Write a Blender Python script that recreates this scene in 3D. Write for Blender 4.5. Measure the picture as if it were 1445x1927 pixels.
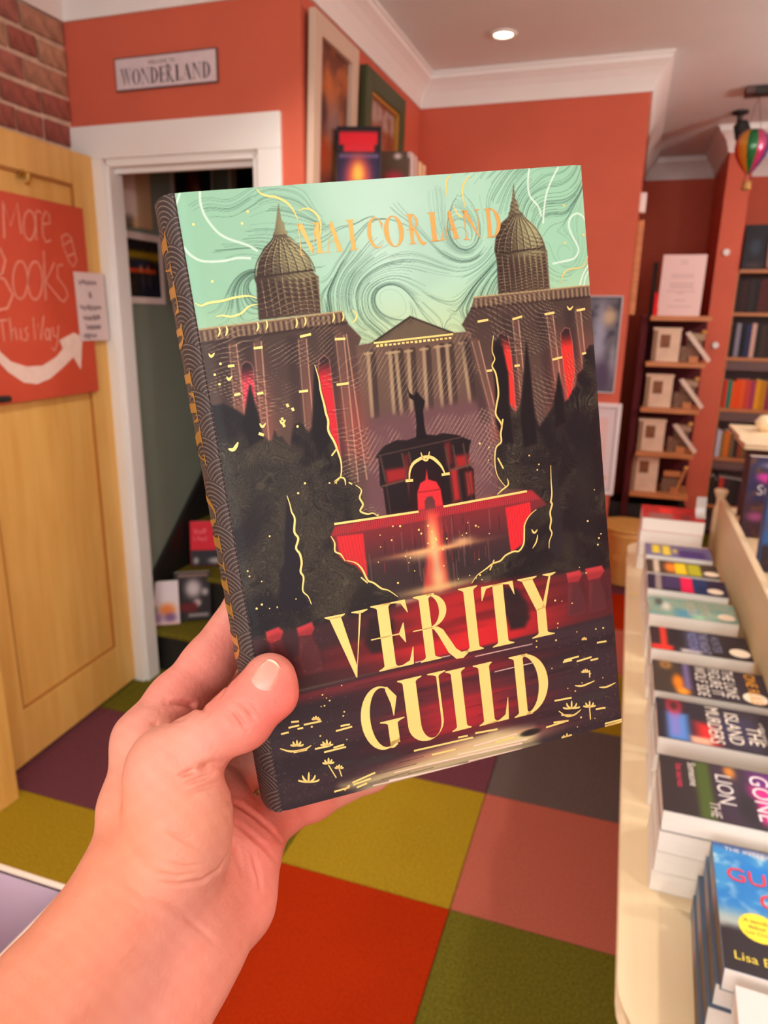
import bpy, bmesh, math, random
import numpy as np
from mathutils import Matrix, Vector

scene = bpy.context.scene
for o in list(bpy.data.objects):
    bpy.data.objects.remove(o)
COL = scene.collection

# ------------------------------------------------------------------ camera
cam_data = bpy.data.cameras.new('camera')
cam = bpy.data.objects.new('camera', cam_data)
COL.objects.link(cam)
cam_data.sensor_fit = 'VERTICAL'
cam_data.sensor_height = 36.0
cam_data.sensor_width = 27.0
cam_data.lens = 24.85
cam_data.clip_start = 0.02
cam_data.dof.use_dof = True
cam_data.dof.focus_distance = 0.275
cam_data.dof.aperture_fstop = 15.0
CAM_ROT = [[0.946802,-0.100634,0.305679],[0.321385,0.246453,-0.914315],[0.016676,0.963916,0.265684]]

cam.matrix_world = Matrix.Translation((0, 0, 1.5)) @ Matrix(CAM_ROT).to_4x4()
scene.camera = cam

# ------------------------------------------------------------------ world, lights, exposure
world = bpy.data.worlds.new('world')
scene.world = world
world.use_nodes = True
bg = world.node_tree.nodes['Background']
bg.inputs[0].default_value = (1.0, 0.97, 0.95, 1)
bg.inputs[1].default_value = 0.9


def area_light(name, loc, target, sx, sy, power, color):
    l = bpy.data.lights.new(name, 'AREA')
    l.shape = 'RECTANGLE'
    l.size, l.size_y = sx, sy
    l.energy = power
    l.color = color
    o = bpy.data.objects.new(name, l)
    COL.objects.link(o)
    o.location = loc
    o.rotation_euler = (Vector(target) - Vector(loc)).to_track_quat('-Z', 'Y').to_euler()
    return o


# daylight through the shop front behind the photographer
area_light('shop_window_daylight', (0.3, -2.6, 1.75), (-0.2, 1.5, 1.2), 3.2, 1.7, 72, (1.0, 0.965, 0.945))
DOWN_AND_FILL_LIGHTS = [(-0.587, 3.12), (-0.75, 0.35), (0.95, 0.55), (0.9, 3.0), (-0.75, 1.75), (1.0, 1.8), (-0.6, -1.0), (0.95, -1.0)]  # only the first is in view; the rest are added to even the light
for i, (lx, ly) in enumerate(DOWN_AND_FILL_LIGHTS):
    l = bpy.data.lights.new('down_and_fill_lamp', 'SPOT')
    l.energy = (4, 24, 38, 6, 58, 34, 38, 36)[i]
    l.color = (1.0, 0.90, 0.80)
    l.spot_size = math.radians(125)
    l.spot_blend = 0.8
    l.shadow_soft_size = 0.04
    o = bpy.data.objects.new('down_and_fill_lamp', l)
    COL.objects.link(o)
    o.location = (lx, ly, 2.555)
scene.view_settings.view_transform = 'Standard'
scene.view_settings.look = 'None'
scene.view_settings.gamma = 1.0
scene.view_settings.use_curve_mapping = False
scene.view_settings.exposure = 0.0
scene.cycles.use_denoising = True
scene.cycles.max_bounces = 6
scene.cycles.diffuse_bounces = 4
scene.cycles.glossy_bounces = 2
scene.cycles.transmission_bounces = 2
scene.cycles.caustics_reflective = False
scene.cycles.caustics_refractive = False
scene.cycles.use_adaptive_sampling = True
scene.cycles.adaptive_threshold = 0.06
scene.cycles.adaptive_min_samples = 16

# ------------------------------------------------------------------ helpers
def lin(c):
    """sRGB 0-255 triple -> linear rgb"""
    r = []
    for v in c:
        v = v / 255.0
        r.append(v / 12.92 if v <= 0.04045 else ((v + 0.055) / 1.055) ** 2.4)
    return tuple(r)


MATS = {}


def mat(name, col, rough=0.6, metal=0.0, var=0.0, scale=30.0, bump=0.0, spec=0.5, col2=None, stretch=None,
        detail=4.0, emit=0.0, sheen=0.0, trans=0.0, alpha=1.0, coat=0.0):
    """procedural principled material; col = sRGB 0-255"""
    if name in MATS:
        return MATS[name]
    m = bpy.data.materials.new(name)
    m.use_nodes = True
    nt = m.node_tree
    b = nt.nodes['Principled BSDF']
    c = lin(col)
    b.inputs['Base Color'].default_value = (*c, 1)
    b.inputs['Roughness'].default_value = rough
    b.inputs['Metallic'].default_value = metal
    b.inputs['Specular IOR Level'].default_value = spec
    if coat:
        b.inputs['Coat Weight'].default_value = coat
        b.inputs['Coat Roughness'].default_value = 0.15
    if sheen:
        b.inputs['Sheen Weight'].default_value = sheen
    if trans:
        b.inputs['Transmission Weight'].default_value = trans
    if alpha < 1:
        b.inputs['Alpha'].default_value = alpha
    if emit:
        b.inputs['Emission Color'].default_value = (*c, 1)
        b.inputs['Emission Strength'].default_value = emit
    if var or bump or col2:
        tc = nt.nodes.new('ShaderNodeTexCoord')
        mp = nt.nodes.new('ShaderNodeMapping')
        if stretch:
            mp.inputs['Scale'].default_value = stretch
        nz = nt.nodes.new('ShaderNodeTexNoise')
        nz.inputs['Scale'].default_value = scale
        nz.inputs['Detail'].default_value = detail
        nt.links.new(tc.outputs['Object'], mp.inputs[0])
        nt.links.new(mp.outputs[0], nz.inputs['Vector'])
        if var or col2:
            rp = nt.nodes.new('ShaderNodeValToRGB')
            c2 = lin(col2) if col2 else tuple(v * (1 - var) for v in c)
            c1 = c if col2 else tuple(min(1, v * (1 + var)) for v in c)
            rp.color_ramp.elements[0].position = 0.3
            rp.color_ramp.elements[1].position = 0.7
            rp.color_ramp.elements[0].color = (*c2, 1)
            rp.color_ramp.elements[1].color = (*c1, 1)
            nt.links.new(nz.outputs['Fac'], rp.inputs[0])
            nt.links.new(rp.outputs[0], b.inputs['Base Color'])
        if bump:
            bp = nt.nodes.new('ShaderNodeBump')
            bp.inputs['Strength'].default_value = bump
            bp.inputs['Distance'].default_value = 0.002
            nt.links.new(nz.outputs['Fac'], bp.inputs['Height'])
            nt.links.new(bp.outputs[0], b.inputs['Normal'])
    MATS[name] = m
    return m


def vcol_mat(name, rough=0.5, spec=0.5, sss=0.0, bump=0.0, scale=600.0, coat=0.0):
    """material that takes its print / skin colour from the mesh's colour attribute"""
    if name in MATS:
        return MATS[name]
    m = bpy.data.materials.new(name)
    m.use_nodes = True
    nt = m.node_tree
    b = nt.nodes['Principled BSDF']
    at = nt.nodes.new('ShaderNodeVertexColor')
    at.layer_name = 'print'
    nt.links.new(at.outputs[0], b.inputs['Base Color'])
    b.inputs['Roughness'].default_value = rough
    b.inputs['Specular IOR Level'].default_value = spec
    if coat:
        b.inputs['Coat Weight'].default_value = coat
        b.inputs['Coat Roughness'].default_value = 0.2
    if sss:
        b.inputs['Subsurface Weight'].default_value = sss
        b.inputs['Subsurface Radius'].default_value = (1.0, 0.35, 0.2)
        b.inputs['Subsurface Scale'].default_value = 0.006
    if bump:
        tc = nt.nodes.new('ShaderNodeTexCoord')
        nz = nt.nodes.new('ShaderNodeTexNoise')
        nz.inputs['Scale'].default_value = scale
        nz.inputs['Detail'].default_value = 5
        bp = nt.nodes.new('ShaderNodeBump')
        bp.inputs['Strength'].default_value = bump
        bp.inputs['Distance'].default_value = 0.0006
        nt.links.new(tc.outputs['Object'], nz.inputs['Vector'])
        nt.links.new(nz.outputs['Fac'], bp.inputs['Height'])
        nt.links.new(bp.outputs[0], b.inputs['Normal'])
    MATS[name] = m
    return m


class MB:
    """collects simple shapes; build() links them as one mesh object"""
    def __init__(self):
        self.v, self.f = [], []

    def add(self, vs, fs):
        n = len(self.v)
        self.v += [tuple(p) for p in vs]
        self.f += [tuple(i + n for i in q) for q in fs]
        return self

    def box(self, x0, x1, y0, y1, z0, z1, b=0.0):
        if x0 > x1: x0, x1 = x1, x0
        if y0 > y1: y0, y1 = y1, y0
        if z0 > z1: z0, z1 = z1, z0
        if b <= 0:
            vs = [(x, y, z) for z in (z0, z1) for y in (y0, y1) for x in (x0, x1)]
            return self.add(vs, [(0, 2, 3, 1), (4, 5, 7, 6), (0, 1, 5, 4), (1, 3, 7, 5), (3, 2, 6, 7), (2, 0, 4, 6)])
        b = min(b, (x1 - x0) * .49, (y1 - y0) * .49, (z1 - z0) * .49)
        bm = bmesh.new()
        bmesh.ops.create_cube(bm, size=1)
        for v in bm.verts:
            v.co = ((x0 + x1) / 2 + v.co.x * (x1 - x0), (y0 + y1) / 2 + v.co.y * (y1 - y0), (z0 + z1) / 2 + v.co.z * (z1 - z0))
        bmesh.ops.bevel(bm, geom=list(bm.edges), offset=b, segments=2, affect='EDGES', profile=0.6)
        bm.verts.index_update()
        self.add([v.co[:] for v in bm.verts], [[v.index for v in f.verts] for f in bm.faces])
        bm.free()
        return self

    def prism(self, pts, z0, z1, axis='z'):
        """extrude a 2-D outline (ccw); axis tells which coordinate z0..z1 runs along"""
        n = len(pts)
        def P(a, b, c):
            return {'z': (a, b, c), 'y': (a, c, b), 'x': (c, a, b)}[axis]
        vs = [P(a, b, z0) for a, b in pts] + [P(a, b, z1) for a, b in pts]
        fs = [tuple(range(n))[::-1], tuple(range(n, 2 * n))]
        fs += [(i, (i + 1) % n, n + (i + 1) % n, n + i) for i in range(n)]
        return self.add(vs, fs)

    def lathe(self, prof, seg=24, c=(0, 0, 0), axis='z', caps=True):
        """prof = [(radius, height)...]"""
        vs, fs = [], []
        for r, h in prof:
            for k in range(seg):
                a = 2 * math.pi * k / seg
                p = (r * math.cos(a), r * math.sin(a), h)
                p = {'z': p, 'y': (p[0], p[2], p[1]), 'x': (p[2], p[0], p[1])}[axis]
                vs.append((p[0] + c[0], p[1] + c[1], p[2] + c[2]))
        for i in range(len(prof) - 1):
            for k in range(seg):
                k2 = (k + 1) % seg
                fs.append((i * seg + k, i * seg + k2, (i + 1) * seg + k2, (i + 1) * seg + k))
        if caps:
            fs.append(tuple(range(seg))[::-1])
            fs.append(tuple(range((len(prof) - 1) * seg, len(prof) * seg)))
        return self.add(vs, fs)

    def tube(self, pts, r, seg=8):
        pts = [Vector(p) for p in pts]
        rs = r if isinstance(r, (list, tuple)) else [r] * len(pts)
        vs, fs = [], []
        up = Vector((0.13, 0.37, 0.92))
        for i, p in enumerate(pts):
            t = (pts[min(i + 1, len(pts) - 1)] - pts[max(i - 1, 0)]).normalized()
            a = t.cross(up)
            if a.length < 1e-4: a = t.cross(Vector((1, 0, 0)))
            a.normalize(); bb = t.cross(a)
            for k in range(seg):
                w = 2 * math.pi * k / seg
                vs.append(p + (a * math.cos(w) + bb * math.sin(w)) * rs[i])
        for i in range(len(pts) - 1):
            for k in range(seg):
                k2 = (k + 1) % seg
                fs.append((i * seg + k, i * seg + k2, (i + 1) * seg + k2, (i + 1) * seg + k))
        fs.append(tuple(range(seg))[::-1])
        fs.append(tuple(range((len(pts) - 1) * seg, len(pts) * seg)))
        return self.add(vs, fs)

    def build(self, name, material, parent=None, smooth=False, recalc=True):
        me = bpy.data.meshes.new(name)
        me.from_pydata(self.v, [], self.f)
        if recalc:
            bm = bmesh.new(); bm.from_mesh(me)
            bmesh.ops.recalc_face_normals(bm, faces=bm.faces)
            bm.to_mesh(me); bm.free()
        if smooth:
            me.polygons.foreach_set('use_smooth', [True] * len(me.polygons))
        if material: me.materials.append(material)
        me.update()
        o = bpy.data.objects.new(name, me)
        COL.objects.link(o)
        if parent: o.parent = parent
        return o


def tag(o, label=None, cat=None, group=None, kind=None):
    if label: o['label'] = label
    if cat: o['category'] = cat
    if group: o['group'] = group
    if kind: o['kind'] = kind
    return o


def empty(name, loc=(0, 0, 0), rot=(0, 0, 0), label=None, cat=None, group=None, kind=None):
    o = bpy.data.objects.new(name, None)
    o.empty_display_size = 0.05
    COL.objects.link(o)
    o.location = loc
    o.rotation_euler = rot
    return tag(o, label, cat, group, kind)


def grid_mesh(name, P, colors=None, material=None, parent=None, smooth=True):
    """P (ny,nx,3) numpy points -> quad sheet; colors (ny,nx,3) linear print colours"""
    ny, nx = P.shape[:2]
    idx = np.arange(ny * nx, dtype=np.int32).reshape(ny, nx)
    q = np.stack([idx[:-1, :-1], idx[:-1, 1:], idx[1:, 1:], idx[1:, :-1]], -1).reshape(-1, 4)
    me = bpy.data.meshes.new(name)
    np_mesh(me, P.reshape(-1, 3), q, smooth)
    if colors is not None:
        set_cols(me, colors.reshape(-1, 3))
    if material: me.materials.append(material)
    o = bpy.data.objects.new(name, me)
    COL.objects.link(o)
    if parent: o.parent = parent
    return o


def np_mesh(me, V, Q, smooth=True):
    me.vertices.add(len(V)); me.vertices.foreach_set('co', np.asarray(V, np.float32).ravel())
    me.loops.add(Q.size); me.loops.foreach_set('vertex_index', np.asarray(Q, np.int32).ravel())
    me.polygons.add(len(Q))
    me.polygons.foreach_set('loop_start', np.arange(0, Q.size, Q.shape[1], dtype=np.int32))
    if smooth: me.polygons.foreach_set('use_smooth', np.ones(len(Q), dtype=bool))
    me.update(calc_edges=True)
    me.validate()


def set_cols(me, rgb):
    a = me.color_attributes.new('print', 'FLOAT_COLOR', 'POINT')
    c = np.ones((len(rgb), 4), np.float32)
    c[:, :3] = rgb
    a.data.foreach_set('color', c.ravel())


def smoothstep(a, b, x):
    t = np.clip((x - a) / (b - a), 0, 1)
    return t * t * (3 - 2 * t)


# ------------------------------------------------------------------ the hand (one continuous skin surface)
HAND = {'palm_order': ['forearm_radial','forearm_ulnar','forearm_mid','hypothenar','palm','back'],'forearm_radial': [[-0.15243,0.16619,1.29879,0.0175],[-0.1558,0.13302,1.28639,0.02],[-0.15662,0.10207,1.27869,0.026],[-0.15899,0.05301,1.26311,0.034]],'forearm_ulnar': [[-0.13411,0.17552,1.27221,0.019],[-0.13343,0.14859,1.26153,0.02],[-0.13548,0.11125,1.24831,0.027],[-0.14655,0.05889,1.23142,0.034]],'forearm_mid': [[-0.14449,0.17753,1.29105,0.02],[-0.14744,0.14422,1.27016,0.0215],[-0.14861,0.10837,1.26103,0.028]],'hypothenar': [[-0.13556,0.22507,1.27876,0.0165],[-0.13412,0.20526,1.26918,0.02],[-0.13514,0.17686,1.27047,0.019]],'palm': [[-0.15028,0.22588,1.2985,0.014],[-0.14739,0.2098,1.285,0.018],[-0.14217,0.18035,1.28681,0.019]],'back': [[-0.16925,0.20923,1.33078,0.0128],[-0.16322,0.19318,1.31376,0.015],[-0.15294,0.17743,1.30041,0.0165]],'thenar': [[-0.14848,0.19254,1.33225,0.015],[-0.14113,0.18751,1.32155,0.0172],[-0.13848,0.18223,1.30784,0.0165],[-0.1399,0.17476,1.29507,0.014]],'thumb': [[-0.14764,0.19302,1.33858,0.0128],[-0.13606,0.19959,1.34598,0.0108],[-0.12495,0.20706,1.35325,0.0107],[-0.1206,0.211,1.35916,0.0104],[-0.11684,0.21576,1.36635,0.0102]],'thumb_bumps': [[-0.12391,0.20648,1.35381,0.0108],[-0.11252,0.21447,1.3607,0.0072]],'index': [[-0.17225,0.21056,1.33125,0.0125],[-0.1686,0.22764,1.34069,0.0112],[-0.16305,0.24535,1.35007,0.0112],[-0.1584,0.27552,1.36951,0.0098],[-0.15398,0.29558,1.39584,0.0085]],'middle': [[-0.1702,0.22666,1.30906,0.0125],[-0.16074,0.2613,1.32325,0.0108],[-0.13545,0.29095,1.34727,0.0095],[-0.12263,0.30807,1.36509,0.0085]],'ring': [[-0.15844,0.23397,1.29056,0.012],[-0.14296,0.26908,1.29949,0.0105],[-0.11625,0.2996,1.3173,0.0092],[-0.1017,0.31463,1.33348,0.0082]],'pinky': [[-0.13713,0.23361,1.27985,0.0118],[-0.13092,0.24455,1.28026,0.01],[-0.11992,0.26117,1.27963,0.0086],[-0.09958,0.28623,1.28224,0.0078],[-0.08702,0.29861,1.2878,0.007]],'creases': [(0.0009,0.00122,[[-0.1224,0.20044,1.36504],[-0.11804,0.19991,1.36321],[-0.11616,0.19969,1.36114],[-0.11456,0.19995,1.35874]]),(0.0009,0.00122,[[-0.12347,0.19837,1.36294],[-0.12105,0.19748,1.36137],[-0.11898,0.19711,1.35944],[-0.11635,0.19753,1.35587]]),(0.0007,0.00088,[[-0.12075,0.20103,1.36548],[-0.11803,0.20095,1.36457],[-0.11561,0.20137,1.36332],[-0.11305,0.20202,1.36003]]),(0.0007,0.0007,[[-0.12516,0.19746,1.3618],[-0.12288,0.19643,1.36029],[-0.12091,0.19589,1.35844],[-0.11849,0.19594,1.35505]]),(0.0021,0.0021,[[-0.13177,0.18671,1.34278],[-0.12968,0.18891,1.3426],[-0.12772,0.19136,1.34222],[-0.12582,0.19749,1.33952]]),(0.001,0.00158,[[-0.13651,0.18161,1.34201],[-0.13382,0.18447,1.34247],[-0.13122,0.1872,1.34259]]),(0.0009,0.00105,[[-0.13491,0.18031,1.33961],[-0.13275,0.18277,1.33976],[-0.13074,0.18551,1.33968],[-0.12914,0.18812,1.3394],[-0.12774,0.19109,1.33884],[-0.14543,0.22716,1.31158]]),(0.0009,0.00088,[[-0.13314,0.17908,1.33747],[-0.13105,0.18162,1.3375],[-0.12919,0.18457,1.33721],[-0.12786,0.18734,1.33664],[-0.12682,0.19064,1.33565],[-0.12659,0.19529,1.33355]]),(0.0013,0.0021,[[-0.1645,0.21611,1.34688],[-0.16164,0.21814,1.34622],[-0.1591,0.22066,1.34523],[-0.15706,0.22351,1.34308],[-0.13863,0.20254,1.35767],[-0.13289,0.19794,1.35925]]),(0.0011,0.00122,[[-0.16558,0.20437,1.34326],[-0.16301,0.20658,1.34287],[-0.14699,0.19714,1.35316],[-0.14195,0.19625,1.35565]]),(0.0009,0.00105,[[-0.1333,0.16441,1.31286],[-0.13005,0.16577,1.31246],[-0.12706,0.1675,1.31166],[-0.12435,0.16989,1.31108],[-0.12202,0.17289,1.30985],[-0.12055,0.17581,1.31012],[-0.11953,0.17951,1.30963],[-0.11935,0.18179,1.31061],[-0.11942,0.18448,1.31121]]),(0.0008,0.00052,[[-0.13553,0.16495,1.3165],[-0.13193,0.16579,1.3158],[-0.12867,0.16708,1.31461],[-0.12652,0.16857,1.31457],[-0.12458,0.17038,1.3142],[-0.1228,0.17246,1.31355]]),(0.0008,0.00052,[[-0.13421,0.16646,1.31999],[-0.13158,0.16717,1.31932],[-0.12913,0.16813,1.31838],[-0.12686,0.16933,1.31718],[-0.12468,0.17131,1.31668],[-0.12272,0.17365,1.31581],[-0.12102,0.17645,1.31449]]),(0.0012,0.00193,[[-0.12318,0.19286,1.3277],[-0.1369,0.21984,1.3031],[-0.13465,0.22188,1.30077],[-0.13194,0.22313,1.29795],[-0.12901,0.22405,1.29541],[-0.12582,0.22448,1.29266],[-0.12288,0.2254,1.28944],[-0.12098,0.22618,1.28643],[-0.11971,0.22818,1.28223]]),(0.0012,0.00175,[[-0.12149,0.18967,1.32344],[-0.13365,0.21396,1.29933],[-0.13086,0.21493,1.29691],[-0.12808,0.21552,1.29439],[-0.12539,0.21625,1.29172],[-0.12281,0.21722,1.28882],[-0.12024,0.21795,1.28504],[-0.11826,0.21979,1.28013]]),(0.0013,0.0014,[[-0.12041,0.18846,1.31713],[-0.12774,0.2047,1.29447],[-0.12551,0.20232,1.29232],[-0.12335,0.20004,1.29015]]),(0.0012,0.00088,[[-0.12477,0.21109,1.29088],[-0.1226,0.20933,1.28852],[-0.12053,0.20772,1.28606],[-0.11855,0.20624,1.28349],[-0.11736,0.20459,1.28172],[-0.11624,0.20305,1.27986]]),(0.001,0.00088,[[-0.14197,0.15999,1.31291],[-0.13887,0.16017,1.3109],[-0.13596,0.16058,1.30862],[-0.13299,0.16183,1.3068],[-0.13013,0.16326,1.30476],[-0.12763,0.16475,1.30231],[-0.12533,0.16654,1.29949],[-0.12335,0.16789,1.29615],[-0.1213,0.16918,1.29287],[-0.11924,0.17026,1.28969],[-0.11725,0.17146,1.28632],[-0.11538,0.1729,1.28265]]),(0.0009,0.00052,[[-0.1416,0.15679,1.31089],[-0.13911,0.15706,1.30906],[-0.13679,0.15753,1.307],[-0.13421,0.15925,1.30515],[-0.13157,0.16095,1.30333]]),(0.001,0.0007,[[-0.13046,0.20118,1.36298],[-0.13003,0.20394,1.36465],[-0.13073,0.20855,1.36517],[-0.151,0.24648,1.34708]]),(0.0006,0.00039,[[-0.13608,0.17012,1.32949],[-0.13334,0.17066,1.32855],[-0.13078,0.17146,1.32736],[-0.12861,0.17292,1.32703],[-0.1266,0.17464,1.32647]]),(0.0006,0.00039,[[-0.1338,0.17039,1.32841],[-0.13122,0.17117,1.32735],[-0.12881,0.17218,1.32604],[-0.12692,0.17376,1.32566],[-0.12517,0.17556,1.32506]]),(0.0006,0.00039,[[-0.13164,0.17083,1.32717],[-0.12922,0.17183,1.32599],[-0.12696,0.17306,1.32457],[-0.12382,0.17663,1.3235]]),(0.0006,0.00039,[[-0.12959,0.17142,1.32577],[-0.12732,0.17264,1.32448],[-0.1252,0.17411,1.32292],[-0.12257,0.17786,1.32177]]),(0.0006,0.00039,[[-0.12765,0.17217,1.32421],[-0.12553,0.17362,1.32279],[-0.12358,0.17536,1.32107],[-0.12144,0.1793,1.31983]])],'tints': [((230,106,98),0.6,0.013,[[-0.10754,0.20925,1.35727]]),((234,116,106),0.45,0.014,[[-0.10715,0.2134,1.36943],[-0.10701,0.21119,1.36733],[-0.10717,0.20957,1.36488],[-0.10749,0.20829,1.36224],[-0.10812,0.2076,1.3592],[-0.10927,0.2079,1.35546],[-0.1409,0.26564,1.31076],[-0.11199,0.2055,1.3509],[-0.11317,0.2022,1.35061],[-0.11484,0.19986,1.34964],[-0.11701,0.19843,1.34801],[-0.1198,0.19804,1.34558],[-0.1235,0.19905,1.342]]),((236,122,112),0.55,0.02,[[-0.15491,0.2452,1.3606],[-0.15547,0.24169,1.35942],[-0.15625,0.2386,1.35804],[-0.15729,0.23595,1.35644],[-0.15845,0.23352,1.35475],[-0.15957,0.23107,1.35309],[-0.16031,0.22812,1.35179],[-0.16089,0.22501,1.35064]]),((236,110,100),0.5,0.012,[[-0.13021,0.2027,1.36396],[-0.1281,0.204,1.36588],[-0.12611,0.20549,1.36767]]),((230,118,108),0.5,0.026,[[-0.12383,0.21238,1.28985],[-0.12193,0.21098,1.28769],[-0.12011,0.2097,1.28544],[-0.11836,0.20853,1.28311],[-0.1167,0.20751,1.28064]]),((240,120,104),0.5,0.014,[[-0.13528,0.22926,1.3],[-0.13342,0.23036,1.29701],[-0.13081,0.23018,1.29515],[-0.12816,0.22989,1.2934],[-0.12565,0.22987,1.2914],[-0.12342,0.23034,1.28896],[-0.12242,0.23633,1.28575],[-0.12065,0.24109,1.28372],[-0.11861,0.24554,1.28203],[-0.11635,0.24976,1.28061],[-0.1136,0.25307,1.28002]]),((196,150,130),0.6,0.02,[[-0.12736,0.17972,1.3333],[-0.12656,0.17828,1.33109],[-0.12592,0.17707,1.3287],[-0.12539,0.17601,1.32617],[-0.12489,0.17499,1.32362],[-0.12441,0.17402,1.32104]]),((232,134,90),0.55,0.034,[[-0.14979,0.16684,1.31941],[-0.15005,0.16496,1.31809],[-0.15004,0.16281,1.31709],[-0.15,0.16066,1.31616],[-0.15003,0.1586,1.31515],[-0.15001,0.15653,1.31422],[-0.14995,0.15444,1.31335],[-0.14983,0.15231,1.31257],[-0.14967,0.15018,1.31185],[-0.14951,0.14808,1.31114],[-0.14936,0.14601,1.31045],[-0.14921,0.14398,1.30975],[-0.14907,0.14198,1.30907],[-0.14893,0.14001,1.30839],[-0.14876,0.13804,1.30776],[-0.14853,0.13604,1.30723],[-0.14877,0.13403,1.30692],[-0.14902,0.13205,1.30662],[-0.14929,0.13012,1.30628],[-0.1496,0.12826,1.30589],[-0.14983,0.12636,1.3056],[-0.15005,0.12449,1.30533],[-0.15028,0.12265,1.30504],[-0.15049,0.12082,1.30479],[-0.15065,0.11898,1.30459],[-0.15073,0.11712,1.30449]]),((164,106,100),0.5,0.011,[[-0.12552,0.16543,1.29823],[-0.12603,0.16355,1.29693],[-0.12647,0.16161,1.29575],[-0.12686,0.15962,1.29467],[-0.12722,0.15763,1.29364],[-0.12755,0.15563,1.29266],[-0.12736,0.15397,1.29128],[-0.12712,0.15227,1.28998],[-0.12687,0.15056,1.28873],[-0.1266,0.14885,1.28754],[-0.12628,0.14709,1.28644],[-0.12593,0.14532,1.28542],[-0.12557,0.14355,1.28443]]),((176,122,112),0.4,0.01,[[-0.12206,0.17357,1.30199],[-0.12141,0.17452,1.30514],[-0.12073,0.17543,1.30833],[-0.12032,0.17673,1.31109]]),((240,150,130),0.4,0.02,[[-0.11512,0.17277,1.28193],[-0.11527,0.1703,1.28117],[-0.11547,0.16794,1.28033],[-0.11568,0.16564,1.27947],[-0.11591,0.16341,1.27858],[-0.11614,0.16121,1.27769],[-0.11636,0.15904,1.27682],[-0.11654,0.15684,1.27605],[-0.1166,0.15453,1.2755]]),((196,138,118),0.35,0.016,[[-0.13402,0.14401,1.29584],[-0.13427,0.14201,1.29529],[-0.13444,0.13996,1.29484],[-0.13458,0.13791,1.29445],[-0.13468,0.13586,1.29413],[-0.13477,0.13382,1.29382],[-0.13486,0.13183,1.29352],[-0.13494,0.12985,1.29323],[-0.13496,0.12785,1.29305]]),((186,128,112),0.3,0.008,[[-0.11648,0.17534,1.28595],[-0.11618,0.17333,1.28475],[-0.11597,0.17145,1.28344],[-0.11579,0.16965,1.28207],[-0.11563,0.16788,1.28068],[-0.11547,0.16615,1.2793]]),((236,158,140),0.35,0.014,[[-0.14457,0.18062,1.34568],[-0.14346,0.1823,1.34701],[-0.1424,0.18407,1.34829],[-0.14137,0.18589,1.34954],[-0.14029,0.18769,1.35084]])],'origin': [-0.1446,0.1741,1.287],'nail': {'frame': [[-0.11331,0.20949,1.37459],[0.28912,0.54505,0.78697],[-0.94931,0.05728,0.30909],[0.12339,-0.83644,0.53398]],'w': 0.006,'l': 0.0168,'r': 0.01,'bend': 0.004},'lo': [-0.2082,0.017,1.1954],'hi': [-0.051,0.3506,1.4318]}

def seg_dist(P, a, b):
    a = np.asarray(a, np.float32); b = np.asarray(b, np.float32)
    ab = b - a
    L = float(ab @ ab) + 1e-12
    t = np.clip(((P - a) @ ab) / L, 0, 1)
    d = P - a - t[:, None] * ab
    return np.sqrt((d * d).sum(1)), t


def cone(P, A, B):
    d, t = seg_dist(P, A[:3], B[:3])
    return d - (A[3] + (B[3] - A[3]) * t)


def smin(a, b, k):
    h = np.clip(0.5 + 0.5 * (b - a) / k, 0, 1)
    return b + (a - b) * h - k * h * (1 - h)


def chain_sdf(P, pts, k):
    d = None
    for A, B in zip(pts[:-1], pts[1:]):
        e = cone(P, A, B)
        d = e if d is None else smin(d, e, k)
    return d


def hand_sdf(P):
    P = np.asarray(P, np.float32)
    d = None
    for name in HAND['palm_order']:
        e = chain_sdf(P, HAND[name], 0.004)
        d = e if d is None else smin(d, e, 0.012)
    th = chain_sdf(P, HAND['thenar'], 0.010)
    th = smin(th, chain_sdf(P, HAND['thumb'], 0.0035), 0.009)
    for s in HAND['thumb_bumps']:
        th = smin(th, np.sqrt(((P - np.float32(s[:3])) ** 2).sum(1)) - s[3], 0.005)
    fing = None
    for name in ('index', 'middle', 'ring', 'pinky'):
        e = chain_sdf(P, HAND[name], 0.005)
        fing = e if fing is None else smin(fing, e, 0.0012)
    d = smin(d, fing, 0.007)
    d = smin(d, th, 0.0045)
    return d


def crease_depth(P):
    """how far the skin lines sink the surface at each point"""
    P = np.asarray(P, np.float32)
    d = np.zeros(len(P), np.float32)
    for w, dep, pts in HAND['creases']:
        q = np.asarray(pts, np.float32)
        k = np.nonzero(((P > q.min(0) - 3 * w) & (P < q.max(0) + 3 * w)).all(1))[0]
        if not len(k): continue
        m = None
        S = P[k]
        n = len(pts) - 1
        fade = None
        for i, (A, B) in enumerate(zip(pts[:-1], pts[1:])):
            e, t = seg_dist(S, A, B)
            g = np.sin(np.pi * np.clip((i + t) / n, 0.06, 0.94))
            if m is None: m, fade = e, g
            else:
                c = e < m
                m = np.where(c, e, m); fade = np.where(c, g, fade)
        d[k] = d[k] + dep * fade * np.exp(-(m / w) ** 2) - .10 * dep * fade * np.exp(-((m - 2 * w) / w) ** 2)
    return d


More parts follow.
